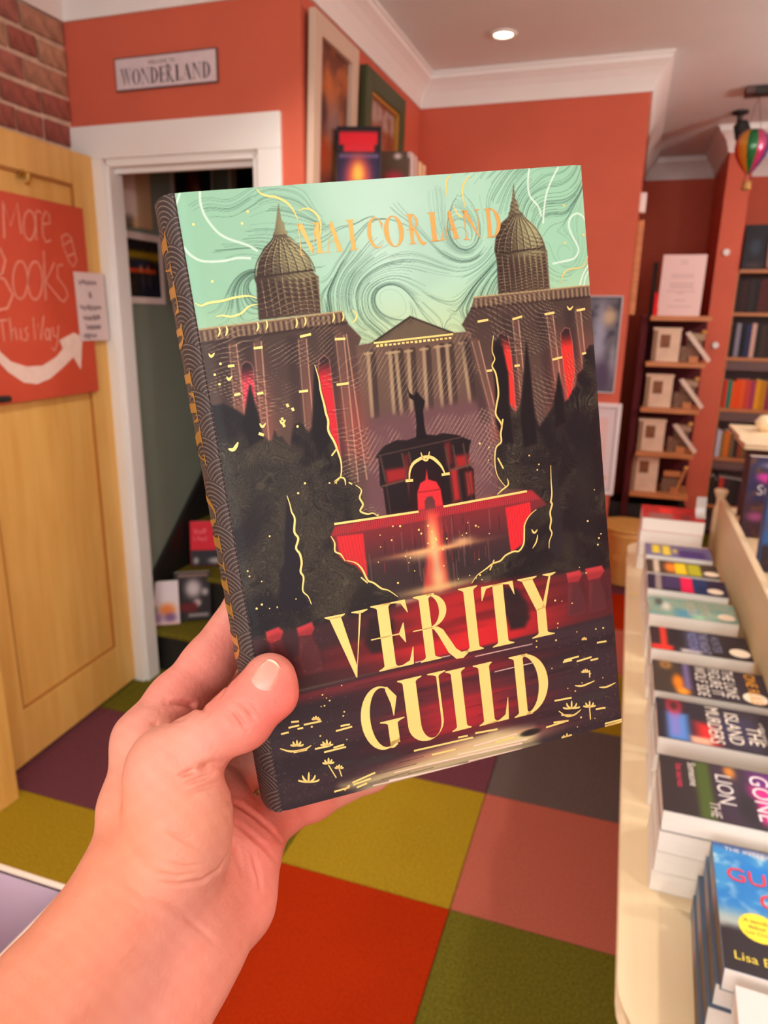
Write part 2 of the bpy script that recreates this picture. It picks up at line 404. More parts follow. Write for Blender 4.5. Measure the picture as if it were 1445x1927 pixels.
def surface_nets(lo, hi, h):
    n = [int(math.ceil((hi[i] - lo[i]) / h)) + 1 for i in range(3)]
    ax = [lo[i] + h * np.arange(n[i], dtype=np.float32) for i in range(3)]
    S = np.empty(n, np.float32)
    # coarse blocks first: only those near the skin are sampled finely
    B = 8
    nb = [(m + B - 1) // B for m in n]
    bi = np.stack(np.meshgrid(*[np.arange(m) for m in nb], indexing='ij'), -1).reshape(-1, 3)
    bd = hand_sdf((np.array(lo) + (bi * B + (B - 1) / 2) * h).astype(np.float32))
    near = np.abs(bd) < B * h * .9 + .006
    for (i, j, k), v in zip(bi[~near] * B, bd[~near]):
        S[i:i + B, j:j + B, k:k + B] = v
    off = np.stack(np.meshgrid(*[np.arange(B)] * 3, indexing='ij'), -1).reshape(-1, 3)
    for c0 in range(0, near.sum(), 400):
        blk = bi[near][c0:c0 + 400] * B
        g = (blk[:, None, :] + off[None]).reshape(-1, 3)
        g = g[(g < np.array(n)).all(1)]
        S[g[:, 0], g[:, 1], g[:, 2]] = hand_sdf((np.array(lo) + g * h).astype(np.float32))
    ins = S < 0
    c = np.zeros([m - 1 for m in n], np.int8)
    for dx in (0, 1):
        for dy in (0, 1):
            for dz in (0, 1):
                c += ins[dx:n[0] - 1 + dx, dy:n[1] - 1 + dy, dz:n[2] - 1 + dz]
    act = (c > 0) & (c < 8)
    idx = -np.ones(act.shape, np.int64)
    cells = np.argwhere(act)
    idx[act] = np.arange(len(cells))
    acc = np.zeros((len(cells), 3)); cnt = np.zeros(len(cells))
    corners = [(a, b, d) for a in (0, 1) for b in (0, 1) for d in (0, 1)]
    for p in corners:
        for axis in range(3):
            if p[axis]: continue
            q = list(p); q[axis] = 1
            s0 = S[cells[:, 0] + p[0], cells[:, 1] + p[1], cells[:, 2] + p[2]]
            s1 = S[cells[:, 0] + q[0], cells[:, 1] + q[1], cells[:, 2] + q[2]]
            m = (s0 < 0) != (s1 < 0)
            t = np.where(m, s0 / np.where(s0 == s1, 1, s0 - s1), 0)
            pt = np.tile(np.array(p, float), (len(cells), 1)); pt[:, axis] += t
            acc[m] += pt[m]; cnt[m] += 1
    V = (cells + acc / cnt[:, None]) * h + np.array(lo)
    Q = []
    for axis in range(3):
        u, v = (axis + 1) % 3, (axis + 2) % 3
        sl0 = [slice(None)] * 3; sl1 = [slice(None)] * 3
        sl0[axis] = slice(0, n[axis] - 1); sl1[axis] = slice(1, n[axis])
        A = ins[tuple(sl0)]; B = ins[tuple(sl1)]
        e = np.argwhere(A != B)
        e = e[(e[:, u] > 0) & (e[:, v] > 0) & (e[:, u] < n[u] - 1) & (e[:, v] < n[v] - 1)]
        fl = A[e[:, 0], e[:, 1], e[:, 2]]
        def I(du, dv):
            w = e.copy(); w[:, u] -= du; w[:, v] -= dv
            return idx[w[:, 0], w[:, 1], w[:, 2]]
        q = np.stack([I(1, 1), I(0, 1), I(0, 0), I(1, 0)], 1)
        q[~fl] = q[~fl][:, ::-1]
        Q.append(q)
    Q = np.concatenate(Q)
    Q = Q[(Q >= 0).all(1)]
    return V, Q


def project(V, steps, detail):
    for _ in range(steps):
        e = 0.0004
        d = hand_sdf(V)
        g = np.stack([hand_sdf(V + np.eye(3)[i] * e) - d for i in range(3)], 1) / e
        g /= np.maximum(np.linalg.norm(g, axis=1), 0.3)[:, None]
        V = V - np.clip(d, -0.002, 0.002)[:, None] * g
    if detail:
        V = V - crease_depth(V)[:, None] * g
    return V


def subdivide(V, Q):
    E = np.sort(np.stack([Q, np.roll(Q, -1, 1)], -1).reshape(-1, 2), 1)
    key = E[:, 0] * len(V) + E[:, 1]
    u, inv = np.unique(key, return_inverse=True)
    ea, eb = u // len(V), u % len(V)
    n0 = len(V)
    mid = (V[ea] + V[eb]) / 2
    fc = V[Q].mean(1)
    inv = inv.reshape(Q.shape) + n0
    f = np.arange(len(Q)) + n0 + len(u)
    out = [np.stack([Q[:, i], inv[:, i], f, inv[:, i - 1]], 1) for i in range(4)]
    return np.concatenate([V, mid, fc]), np.concatenate(out)


def skin_colour(V):
    n = len(V)
    base = np.tile(np.array(lin((216, 148, 129))), (n, 1))
    for col, amt, r, pts in HAND['tints']:
        m = None
        if len(pts) == 1:
            m = np.linalg.norm(V - np.array(pts[0]), axis=1)
        else:
            for A, B in zip(pts[:-1], pts[1:]):
                e, t = seg_dist(V.astype(np.float32), A, B)
                m = e if m is None else np.minimum(m, e)
        w = (amt * np.exp(-(m / r) ** 2))[:, None]
        base = base * (1 - w) + np.array(lin(col)) * w
    rng = np.random.RandomState(3)
    mott = np.zeros(n)
    for s in (90, 210, 420):
        for k in range(4):
            dd = rng.normal(size=3); dd /= np.linalg.norm(dd)
            mott += np.sin(V @ dd * s * 3 + rng.rand() * 7) / 12
    base = base * (1 + 0.10 * mott[:, None] * np.array([0.5, 1.2, 1.2]))
    # crease lines get no colour here; the mesh alone carries them
    return np.clip(base, 0, 1)


def build_hand():
    V, Q = surface_nets(HAND['lo'], HAND['hi'], HAND_STEP)
    V = project(V, 2, False)
    V, Q = subdivide(V, Q)
    V = project(V, 1, False)
    V, Q = subdivide(V, Q)
    V = project(V, 1, True)
    o0 = np.array(HAND['origin'])
    me = bpy.data.meshes.new('hand')
    np_mesh(me, V - o0, Q)
    set_cols(me, skin_colour(V))
    me.materials.append(vcol_mat('skin', rough=0.5, spec=0.35, bump=0.5, scale=520))
    o = bpy.data.objects.new('hand', me)
    COL.objects.link(o)
    o.location = o0
    tag(o, 'bare left hand and forearm gripping the upright hardback, thumb across its cover', 'hand')
    # thumb nail: a curved plate set into the tip
    T = HAND['nail']
    c, ax, up, nn = [np.array(x) for x in T['frame']]
    nu, nv = 23, 29
    tt, ss = np.meshgrid(np.linspace(0, 1, nv), np.linspace(-1, 1, nu), indexing='ij')
    wid = T['w'] * (0.86 + 0.14 * np.sin(np.pi * np.clip(tt * 1.1, 0, 1)))
    sh = np.where(tt < .5, .13, -.17) * ss ** 2 * np.abs(tt - .5) * 2
    P = c + ax * ((tt - .5 + sh) * T['l'])[..., None] + up * (ss * wid)[..., None] + nn * .001
    q = P.reshape(-1, 3).copy()
    q = project(q, 9, False)                              # drop the plate on to the thumb
    edge = np.clip(np.minimum(1 - np.abs(ss), np.minimum(tt * 1.6, 1.0)), 0, .25) / .25
    q += nn * (-.00025 + .0009 * edge + .0008 * np.clip(tt - .8, 0, 1) * 5 * (1 - ss ** 2))[..., None].reshape(-1, 1)
    P = q.reshape(nv, nu, 3)
    P -= o0
    cols = np.zeros((nv, nu, 3))
    pink, tip, moon = np.array(lin((232, 158, 140))), np.array(lin((246, 214, 184))), np.array(lin((238, 178, 160)))
    wt = smoothstep(.84, .90, tt - .07 * ss ** 2)[..., None]
    wm = smoothstep(.22, .10, tt + .10 * ss ** 2)[..., None]
    cols = pink * (1 - wt) + tip * wt
    cols = cols * (1 - wm * .6) + moon * wm * .6
    no = grid_mesh('nail', P, cols, vcol_mat('nail_plate', rough=0.34, spec=0.45), o)
    no['label'] = 'glossy pink thumbnail with pale free edge'
    return o


HAND_STEP = 0.0024
build_hand()

# ------------------------------------------------------------------ high-contrast serif capitals drawn as outlines in a unit box
def arc(cx, cy, rx, ry, a0, a1, n=18):
    return [(cx + rx * math.cos(math.radians(a0 + (a1 - a0) * i / n)), cy + ry * math.sin(math.radians(a0 + (a1 - a0) * i / n))) for i in range(n + 1)]


def stem(xl, xr, sl, sr, y0=0.0, y1=1.0, t=0.016, b=0.055, bot=True, top=True):
    p = []
    if bot:
        p += [(sl, y0), (sr, y0), (sr, y0 + t)] + [(xr + (sr - xr) * (1 - k) ** 2, y0 + t + b * k) for k in (.35, .7, 1)]
    else:
        p += [(xl, y0), (xr, y0)]
    if top:
        p += [(xr + (sr - xr) * k ** 2, y1 - t - b * (1 - k)) for k in (0, .3, .65, 1)] + [(sr, y1), (sl, y1), (sl, y1 - t)] + \
             [(xl + (sl - xl) * (1 - k) ** 2, y1 - t - b * k) for k in (.35, .7, 1)]
    else:
        p += [(xr, y1), (xl, y1)]
    if bot:
        p += [(xl + (sl - xl) * k ** 2, y0 + t + b * (1 - k)) for k in (0, .3, .65, 1)]
    return p


def ring(o, i, a0, a1, n=22):
    """quads between an outer and an inner ellipse arc"""
    A = arc(*o, a0, a1, n); B = arc(*i, a0, a1, n)
    return [[A[k], A[k + 1], B[k + 1], B[k]] for k in range(n)]


GLYPH = {
    'I': [stem(.26, .78, 0, 1)],
    'V': [[(.10, .975), (.37, .975), (.585, .16), (.545, 0), (.52, 0)], [(.53, 0), (.585, .16), (.845, .975), (.80, .975)],
          [(0, 1), (.47, 1), (.47, .985), (.37, .955), (.10, .955), (0, .985)], [(.62, 1), (1, 1), (1, .985), (.86, .955), (.79, .955), (.62, .985)]],
    'E': [stem(.16, .47, 0, .55), [(.16, 1), (.93, 1), (.97, .80), (.955, .80), (.80, .955), (.62, .975), (.40, .975)],
          [(-.10, .512), (.72, .512), (.72, .494), (-.10, .494)], [(.66, .512), (.80, .66), (.82, .66), (.82, .36), (.80, .36), (.66, .494)],
          [(.16, 0), (.95, 0), (1, .27), (.985, .27), (.86, .07), (.66, .025), (.40, .022)]],
    'R': [stem(.11, .30, 0, .42), *ring((.27, .745, .365, .255), (.27, .745, .215, .236), -90, 90),
          [(-.08, .502), (.34, .502), (.34, .486), (-.08, .486)], [(.26, .505), (.42, .492), (.52, .43), (.74, .10), (.84, .03), (1.0, .03), (.99, .0), (.86, -.07), (.72, -.06), (.58, .06), (.40, .38), (.34, .46), (.26, .484)]],
    'T': [stem(.37, .68, .20, .85, top=False), [(.04, 1), (.98, 1), (1, .78), (.985, .78), (.86, .955), (.68, .975), (.36, .975), (.18, .955), (.03, .78), (.015, .78)]],
    'Y': [stem(.42, .66, .24, .84, y1=.46, top=False), [(.10, .97), (.38, .97), (.66, .46), (.42, .44)], [(.56, .46), (.66, .46), (.87, .97), (.82, .97)],
          [(0, 1), (.50, 1), (.50, .985), (.38, .955), (.10, .955), (0, .985)], [(.66, 1), (1, 1), (1, .985), (.88, .955), (.80, .955), (.66, .985)]],
    'L': [stem(.16, .50, 0, .60), [(.16, 0), (.95, 0), (1, .36), (.985, .36), (.86, .09), (.66, .028), (.40, .022)]],
    'D': [stem(.13, .37, 0, .50), *ring((.34, .5, .66, .5), (.34, .5, .40, .468), -90, 90)],
    'U': [stem(.10, .37, 0, .50, y0=.27, bot=False), stem(.80, .85, .62, 1, y0=.27, bot=False),
          *ring((.475, .27, .375, .29), (.585, .27, .215, .262), 180, 360)],
    'G': [*ring((.50, .5, .50, .52), (.56, .5, .34, .487), 68, 300), [(.67, .98), (.72, .985), (.92, .80), (.80, .50), (.785, .50), (.76, .70), (.67, .92)],
          stem(.62, .86, .44, 1.04, y0=.05, y1=.44, bot=False), [(.62, .02), (.86, .06), (.86, .14), (.80, .10), (.62, .08)], [(.70, -.02), (.80, .02), (.80, .10), (.62, .09), (.62, -.015)]],
    'C': [*ring((.54, .5, .54, .52), (.62, .5, .40, .48), 60, 305), [(.80, .95), (1.0, .80), (.92, .60), (.905, .60), (.86, .78), (.76, .92)]],
    'O': [*ring((.5, .5, .5, .52), (.5, .5, .26, .49), 0, 360, 36)],
    'M': [[(.10, .97), (.30, .97), (.58, .10), (.50, 0)], [(.50, 0), (.57, .13), (.80, .97), (.76, .97)], stem(.74, .90, .64, 1.0),
          [(.07, .02), (.10, .02), (.15, .97), (.11, .97)], [(0, 0), (.20, 0), (.20, .02), (0, .02)], [(0, 1), (.30, 1), (.30, .98), (0, .98)]],
    'A': [[(.38, .92), (.50, 1.0), (.56, 1.0), (.93, .02), (.66, .02)], [(.10, .02), (.14, .02), (.48, .92), (.44, .92)],
          [(0, 0), (.28, 0), (.28, .02), (0, .02)], [(.55, 0), (1, 0), (1, .02), (.55, .02)], [(.22, .33), (.70, .33), (.70, .35), (.22, .35)]],
    'N': [[(.08, .98), (.32, .98), (.90, .0), (.86, .0)], stem(.13, .18, 0, .34), stem(.84, .89, .68, 1.0, y0=0, bot=False)],
    'W': [[(.05, .97), (.20, .97), (.36, .1), (.32, 0)], [(.32, 0), (.36, .1), (.52, .97), (.48, .97)], [(.42, .97), (.57, .97), (.73, .1), (.69, 0)],
          [(.69, 0), (.73, .1), (.93, .97), (.89, .97)], [(0, 1), (.26, 1), (.26, .97), (0, .97)], [(.38, 1), (.62, 1), (.62, .97), (.38, .97)], [(.80, 1), (1, 1), (1, .97), (.80, .97)]],
}


def glyph_faces(ch, x0, x1, y0, y1):
    out = []
    for poly in GLYPH[ch]:
        out.append([(x0 + (x1 - x0) * a, y0 + (y1 - y0) * b) for a, b in poly])
    return out


# ------------------------------------------------------------------ flat print painted with numpy into colour attributes
def lattice(rng, x, y):
    """smooth value noise, x/y in cells"""
    n = 64
    T = rng.rand(n, n)
    xi = np.floor(x).astype(int); yi = np.floor(y).astype(int)
    fx = x - xi; fy = y - yi
    fx = fx * fx * (3 - 2 * fx); fy = fy * fy * (3 - 2 * fy)
    a = T[xi % n, yi % n]; b = T[(xi + 1) % n, yi % n]; c = T[xi % n, (yi + 1) % n]; d = T[(xi + 1) % n, (yi + 1) % n]
    return (a * (1 - fx) + b * fx) * (1 - fy) + (c * (1 - fx) + d * fx) * fy


class Paint:
    """w,h in mm; origin bottom left"""
    def __init__(self, nx, ny, w, h, base=(128, 128, 128), seed=1):
        self.w, self.h = w, h
        self.X, self.Y = np.meshgrid(np.linspace(0, w, nx), np.linspace(0, h, ny))
        self.img = np.tile(np.array(base, float), (ny, nx, 1))
        self.rng = np.random.RandomState(seed)

    def fbm(self, scale, octaves=3, warp=0.0, ax=1.0, ay=1.0):
        x, y = self.X * ax, self.Y * ay
        if warp:
            x = x + warp * (lattice(self.rng, self.X / scale, self.Y / scale) - .5)
            y = y + warp * (lattice(self.rng, self.X / scale + 9, self.Y / scale + 5) - .5)
        s = 0; a = 1; t = 0
        for k in range(octaves):
            s = s + a * lattice(self.rng, x / scale * 2 ** k + 3 * k, y / scale * 2 ** k + 7 * k); t += a; a *= .5
        return s / t

    def box(self, pts, m):
        p = np.asarray(pts, float)
        nx, ny = self.X.shape[1], self.X.shape[0]
        i0 = max(0, int((p[:, 0].min() - m) / self.w * (nx - 1))); i1 = min(nx, int((p[:, 0].max() + m) / self.w * (nx - 1)) + 2)
        j0 = max(0, int((p[:, 1].min() - m) / self.h * (ny - 1))); j1 = min(ny, int((p[:, 1].max() + m) / self.h * (ny - 1)) + 2)
        return (slice(j0, max(j0, j1)), slice(i0, max(i0, i1)))

    def mask(self, pts, soft=.25):
        sl = self.box(pts, soft * 2 + .3)
        x, y = self.X[sl], self.Y[sl]
        d = np.full(x.shape, 1e9); ins = np.zeros(x.shape, bool)
        n = len(pts)
        for i in range(n):
            (ax, ay), (bx, by) = pts[i], pts[(i + 1) % n]
            dx, dy = bx - ax, by - ay
            t = np.clip(((x - ax) * dx + (y - ay) * dy) / (dx * dx + dy * dy + 1e-9), 0, 1)
            d = np.minimum(d, (x - ax - t * dx) ** 2 + (y - ay - t * dy) ** 2)
            if ay != by:
                c = ((ay > y) != (by > y)) & (x < (bx - ax) * (y - ay) / (by - ay) + ax)
                ins ^= c
        d = np.sqrt(d) * np.where(ins, 1, -1)
        return sl, smoothstep(-soft, soft, d)

    def put(self, sl, m, col):
        col = np.asarray(col, float)
        self.img[sl] = self.img[sl] * (1 - m[..., None]) + col * m[..., None]

    def fill(self, pts, col, a=1.0, soft=.25, tex=None):
        sl, m = self.mask(pts, soft)
        if tex is not None: m = m * tex[sl]
        self.put(sl, m * a, col)

    def stroke(self, pts, width, col, a=1.0, soft=.18):
        sl = self.box(pts, width + soft * 2)
        x, y = self.X[sl], self.Y[sl]
        d = np.full(x.shape, 1e9)
        for (ax, ay), (bx, by) in zip(pts[:-1], pts[1:]):
            dx, dy = bx - ax, by - ay
            t = np.clip(((x - ax) * dx + (y - ay) * dy) / (dx * dx + dy * dy + 1e-9), 0, 1)
            d = np.minimum(d, (x - ax - t * dx) ** 2 + (y - ay - t * dy) ** 2)
        self.put(sl, a * smoothstep(width / 2 + soft, width / 2 - soft, np.sqrt(d)), col)

    def blob(self, x, y, rx, ry, col, a=1.0, p=1.0):
        d = ((self.X - x) / rx) ** 2 + ((self.Y - y) / ry) ** 2
        m = a * np.exp(-d ** p)
        self.put((slice(None), slice(None)), m, col)

    def hatch(self, pts, ang, space, col, a=.5, wid=.2, warp=1.0, soft=1.0, brk=.45):
        sl, m = self.mask(pts, soft)
        th = math.radians(ang)
        s = self.X * math.cos(th) + self.Y * math.sin(th) + warp * (self.n1 - .5) * 6
        f = np.abs((s / space) % 1 - .5) * space
        ln = smoothstep(wid, wid * .3, f) * smoothstep(brk - .12, brk + .12, self.n2)
        self.put(sl, m * a * ln[sl], col)

    def lines(self, field, n, col, a, mask, wid=.18):
        f = np.abs((field * n) % 1 - .5) * 2
        self.put((slice(None), slice(None)), a * mask * smoothstep(wid, 0, f), col)

    def linear(self):
        c = np.clip(self.img, 0, 255) / 255
        return np.where(c <= .04045, c / 12.92, ((c + .055) / 1.055) ** 2.4)


# ------------------------------------------------------------------ the hardback held up in the hand
BOOK_M = [[0.82722,-0.163782,0.537478,-0.050396],[0.548599,0.028692,-0.835593,0.262708],[0.121433,0.986079,0.113586,1.314585],[0.0,0.0,0.0,1.0]]

ART = {'dome_l': [(202,927),(176,913),(160,896),(150,875),(144,871),(147,863),(140,811),(286,811),(293,865),(284,871),(278,893),(261,910),(240,927),(235,928),(235,935),(231,936),(231,947),(226,951),(225,963),(225,974),(219,962),(213,948),(207,936),(203,933)],'dome_r': [(788,929),(764,918),(749,899),(742,879),(746,863),(742,810),(883,809),(884,869),(875,887),(859,909),(835,924),(824,927),(822,934),(817,938),(816,948),(810,955),(809,978),(801,953),(796,947),(794,937),(789,934)],'build_l': [(-65,806),(338,810),(348,790),(376,767),(366,754),(361,628),(348,461),(-110,500)],'parapet_l': [(-42,806),(338,810),(345,792),(-45,785)],'build_r': [(676,809),(1091,808),(1090,361),(672,450),(653,740),(646,756),(636,768),(666,793)],'parapet_r': [(676,809),(1075,808),(1078,789),(666,792)],'pediment': [(404,757),(505,790),(610,757),(609,752),(405,751)],'temple': [(361,755),(404,757),(610,757),(656,756),(696,595),(681,505),(343,542)],'ground': [(363,636),(460,640),(704,643),(691,476),(371,472),(333,490)],'columns': [[(388,741),(378,642)],[(443,738),(434,642)],[(458,738),(453,639)],[(490,737),(480,642)],[(530,737),(520,640)],[(567,738),(561,641)],[(591,738),(585,644)],[(633,739),(636,641)]],'pil_l': [[(63,779),(50,676)],[(79,779),(71,663)],[(120,777),(105,638)],[(137,778),(118,626)],[(224,774),(209,634)],[(243,774),(230,641)],[(314,773),(306,572)],[(334,773),(320,540)],[(341,774),(343,542)]],'pil_r': [[(658,739),(696,595)],[(676,739),(701,630)],[(773,763),(777,587)],[(789,764),(790,676)],[(868,766),(880,613)],[(886,767),(894,630)],[(950,769),(959,670)],[(965,770),(969,678)]],'glow_l1': [(80,769),(134,769),(125,626),(52,666)],'glow_l2': [(220,766),(360,763),(351,576),(232,589)],'glow_r1': [(713,743),(809,749),(781,568),(693,577)],'glow_r2': [(870,757),(988,757),(990,621),(862,597)],'win_l1': [(79,737),(83,747),(94,752),(104,749),(109,741),(99,670),(74,681)],'win_l2': [(259,722),(267,741),(280,747),(291,740),(288,652),(285,583),(272,604),(264,663)],'win_r1': [(720,725),(729,744),(743,750),(756,743),(760,722),(761,678),(759,617),(743,629),(737,689)],'win_r2': [(901,720),(904,735),(916,743),(929,741),(934,717),(936,672),(920,632),(909,622),(904,675)],'pavilion': [(372,576),(397,591),(431,598),(459,595),(483,598),(508,600),(536,596),(553,598),(593,591),(628,578),(621,568),(613,540),(626,529),(621,473),(381,475),(381,522),(374,528),(380,572)],'statue': [(474,684),(480,671),(490,665),(499,672),(506,664),(517,654),(509,639),(508,613),(511,593),(482,594),(488,619),(489,646),(489,657),(478,663)],'arch': [(451,528),(455,543),(466,555),(484,561),(500,563),(518,560),(533,550),(542,540),(547,529)],'archin': [(440,473),(455,543),(466,555),(484,561),(500,562),(518,559),(533,549),(543,538),(540,475)],'kiosk': [(464,472),(468,506),(479,521),(494,525),(500,543),(501,525),(522,519),(531,505),(533,474)],'kiosk_door': [(483,474),(485,490),(493,496),(506,496),(512,487),(511,473)],'terrace': [(206,473),(245,478),(465,474),(533,475),(768,477),(877,478),(885,307),(606,325),(378,327),(247,410)],'terr_top': [(206,473),(245,478),(465,474),(533,475),(768,477),(861,477),(861,458),(531,459),(467,457),(217,459)],'pan_l': [(246,457),(314,454),(311,370),(247,410)],'pan_r': [(703,454),(774,456),(776,385),(706,374)],'bush_l': [(-83,696),(1,692),(27,693),(57,680),(74,669),(84,696),(95,715),(97,695),(102,672),(105,637),(116,628),(125,625),(135,641),(140,631),(150,630),(166,611),(177,636),(185,647),(202,648),(214,631),(227,638),(237,674),(254,734),(259,712),(259,693),(263,671),(267,645),(264,629),(274,611),(279,597),(284,575),(278,554),(265,545),(291,551),(302,542),(317,532),(323,509),(316,492),(345,484),(360,476),(245,475),(230,459),(237,429),(255,414),(286,400),(309,374),(347,355),(384,336),(367,310),(169,305),(-121,312)],'bush_r': [(718,734),(734,742),(739,715),(746,679),(741,629),(755,611),(772,623),(785,658),(805,727),(808,683),(807,638),(811,602),(820,582),(865,615),(881,645),(888,669),(893,653),(899,619),(909,622),(923,635),(935,643),(941,662),(959,670),(965,695),(985,708),(1096,709),(1133,289),(854,316),(759,314),(586,330),(621,350),(652,360),(714,374),(744,384),(749,404),(760,426),(790,441),(825,446),(783,477),(723,486),(709,490),(690,511),(686,534),(693,559),(708,568),(715,597),(702,615),(712,647),(706,692)],'cyp_l': [(140,537),(146,512),(151,489),(142,468),(150,450),(143,441),(151,423),(145,405),(148,391),(141,374),(156,351),(84,348),(92,412),(107,428),(121,480)],'cyp_r': [(843,514),(862,485),(863,427),(863,379),(842,342),(814,365),(828,403)],'steps': [(-96,311),(311,318),(591,327),(1117,299),(1125,211),(799,208),(-96,207)],'steps_core': [(292,292),(605,315),(679,305),(713,216),(465,208),(292,220)],'water': [(-123,205),(1126,219),(1152,-52),(-183,-34)],'water_core': [(289,206),(635,222),(653,35),(286,48)],'pale': [(163,19),(342,32),(608,53),(717,34),(729,0),(581,-16),(243,-16)],'lilypad': [(672,34),(710,38),(741,28),(735,21),(699,18)],'urns': [[(35,321),(68,325),(78,316),(69,303),(43,299),(34,307)],[(112,317),(152,322),(156,310),(146,300),(114,302)],[(861,315),(903,316),(908,306),(897,295),(865,296)],[(919,316),(971,316),(978,305),(962,293),(926,293)]],'urn_bodies': [[(40,299),(70,301),(87,257),(85,224),(42,226),(40,264)],[(116,299),(147,298),(161,269),(162,234),(112,234),(105,264)],[(866,294),(897,294),(912,263),(912,233),(856,232)],[(929,291),(962,291),(975,262),(975,232),(921,231)]],'topiary': [[(298,306),(339,314),(361,296),(357,259),(328,244),(294,246),(278,266)],[(673,316),(714,305),(738,277),(742,247),(723,231),(684,233),(670,267)]],'waterfall': [(491,467),(518,466),(521,403),(525,331),(451,331),(477,408)],'cypress': [[(95,715),(98,693),(103,670),(106,632),(71,623),(61,657),(76,680)],[(254,734),(259,712),(259,693),(265,667),(266,641),(266,611),(232,589),(221,624),(237,674)],[(718,734),(739,724),(746,679),(742,622),(743,563),(713,566),(700,603),(710,683)],[(805,727),(809,674),(809,611),(810,556),(771,551),(769,606),(786,658)],[(888,669),(894,630),(897,584),(867,578),(869,623)]]}
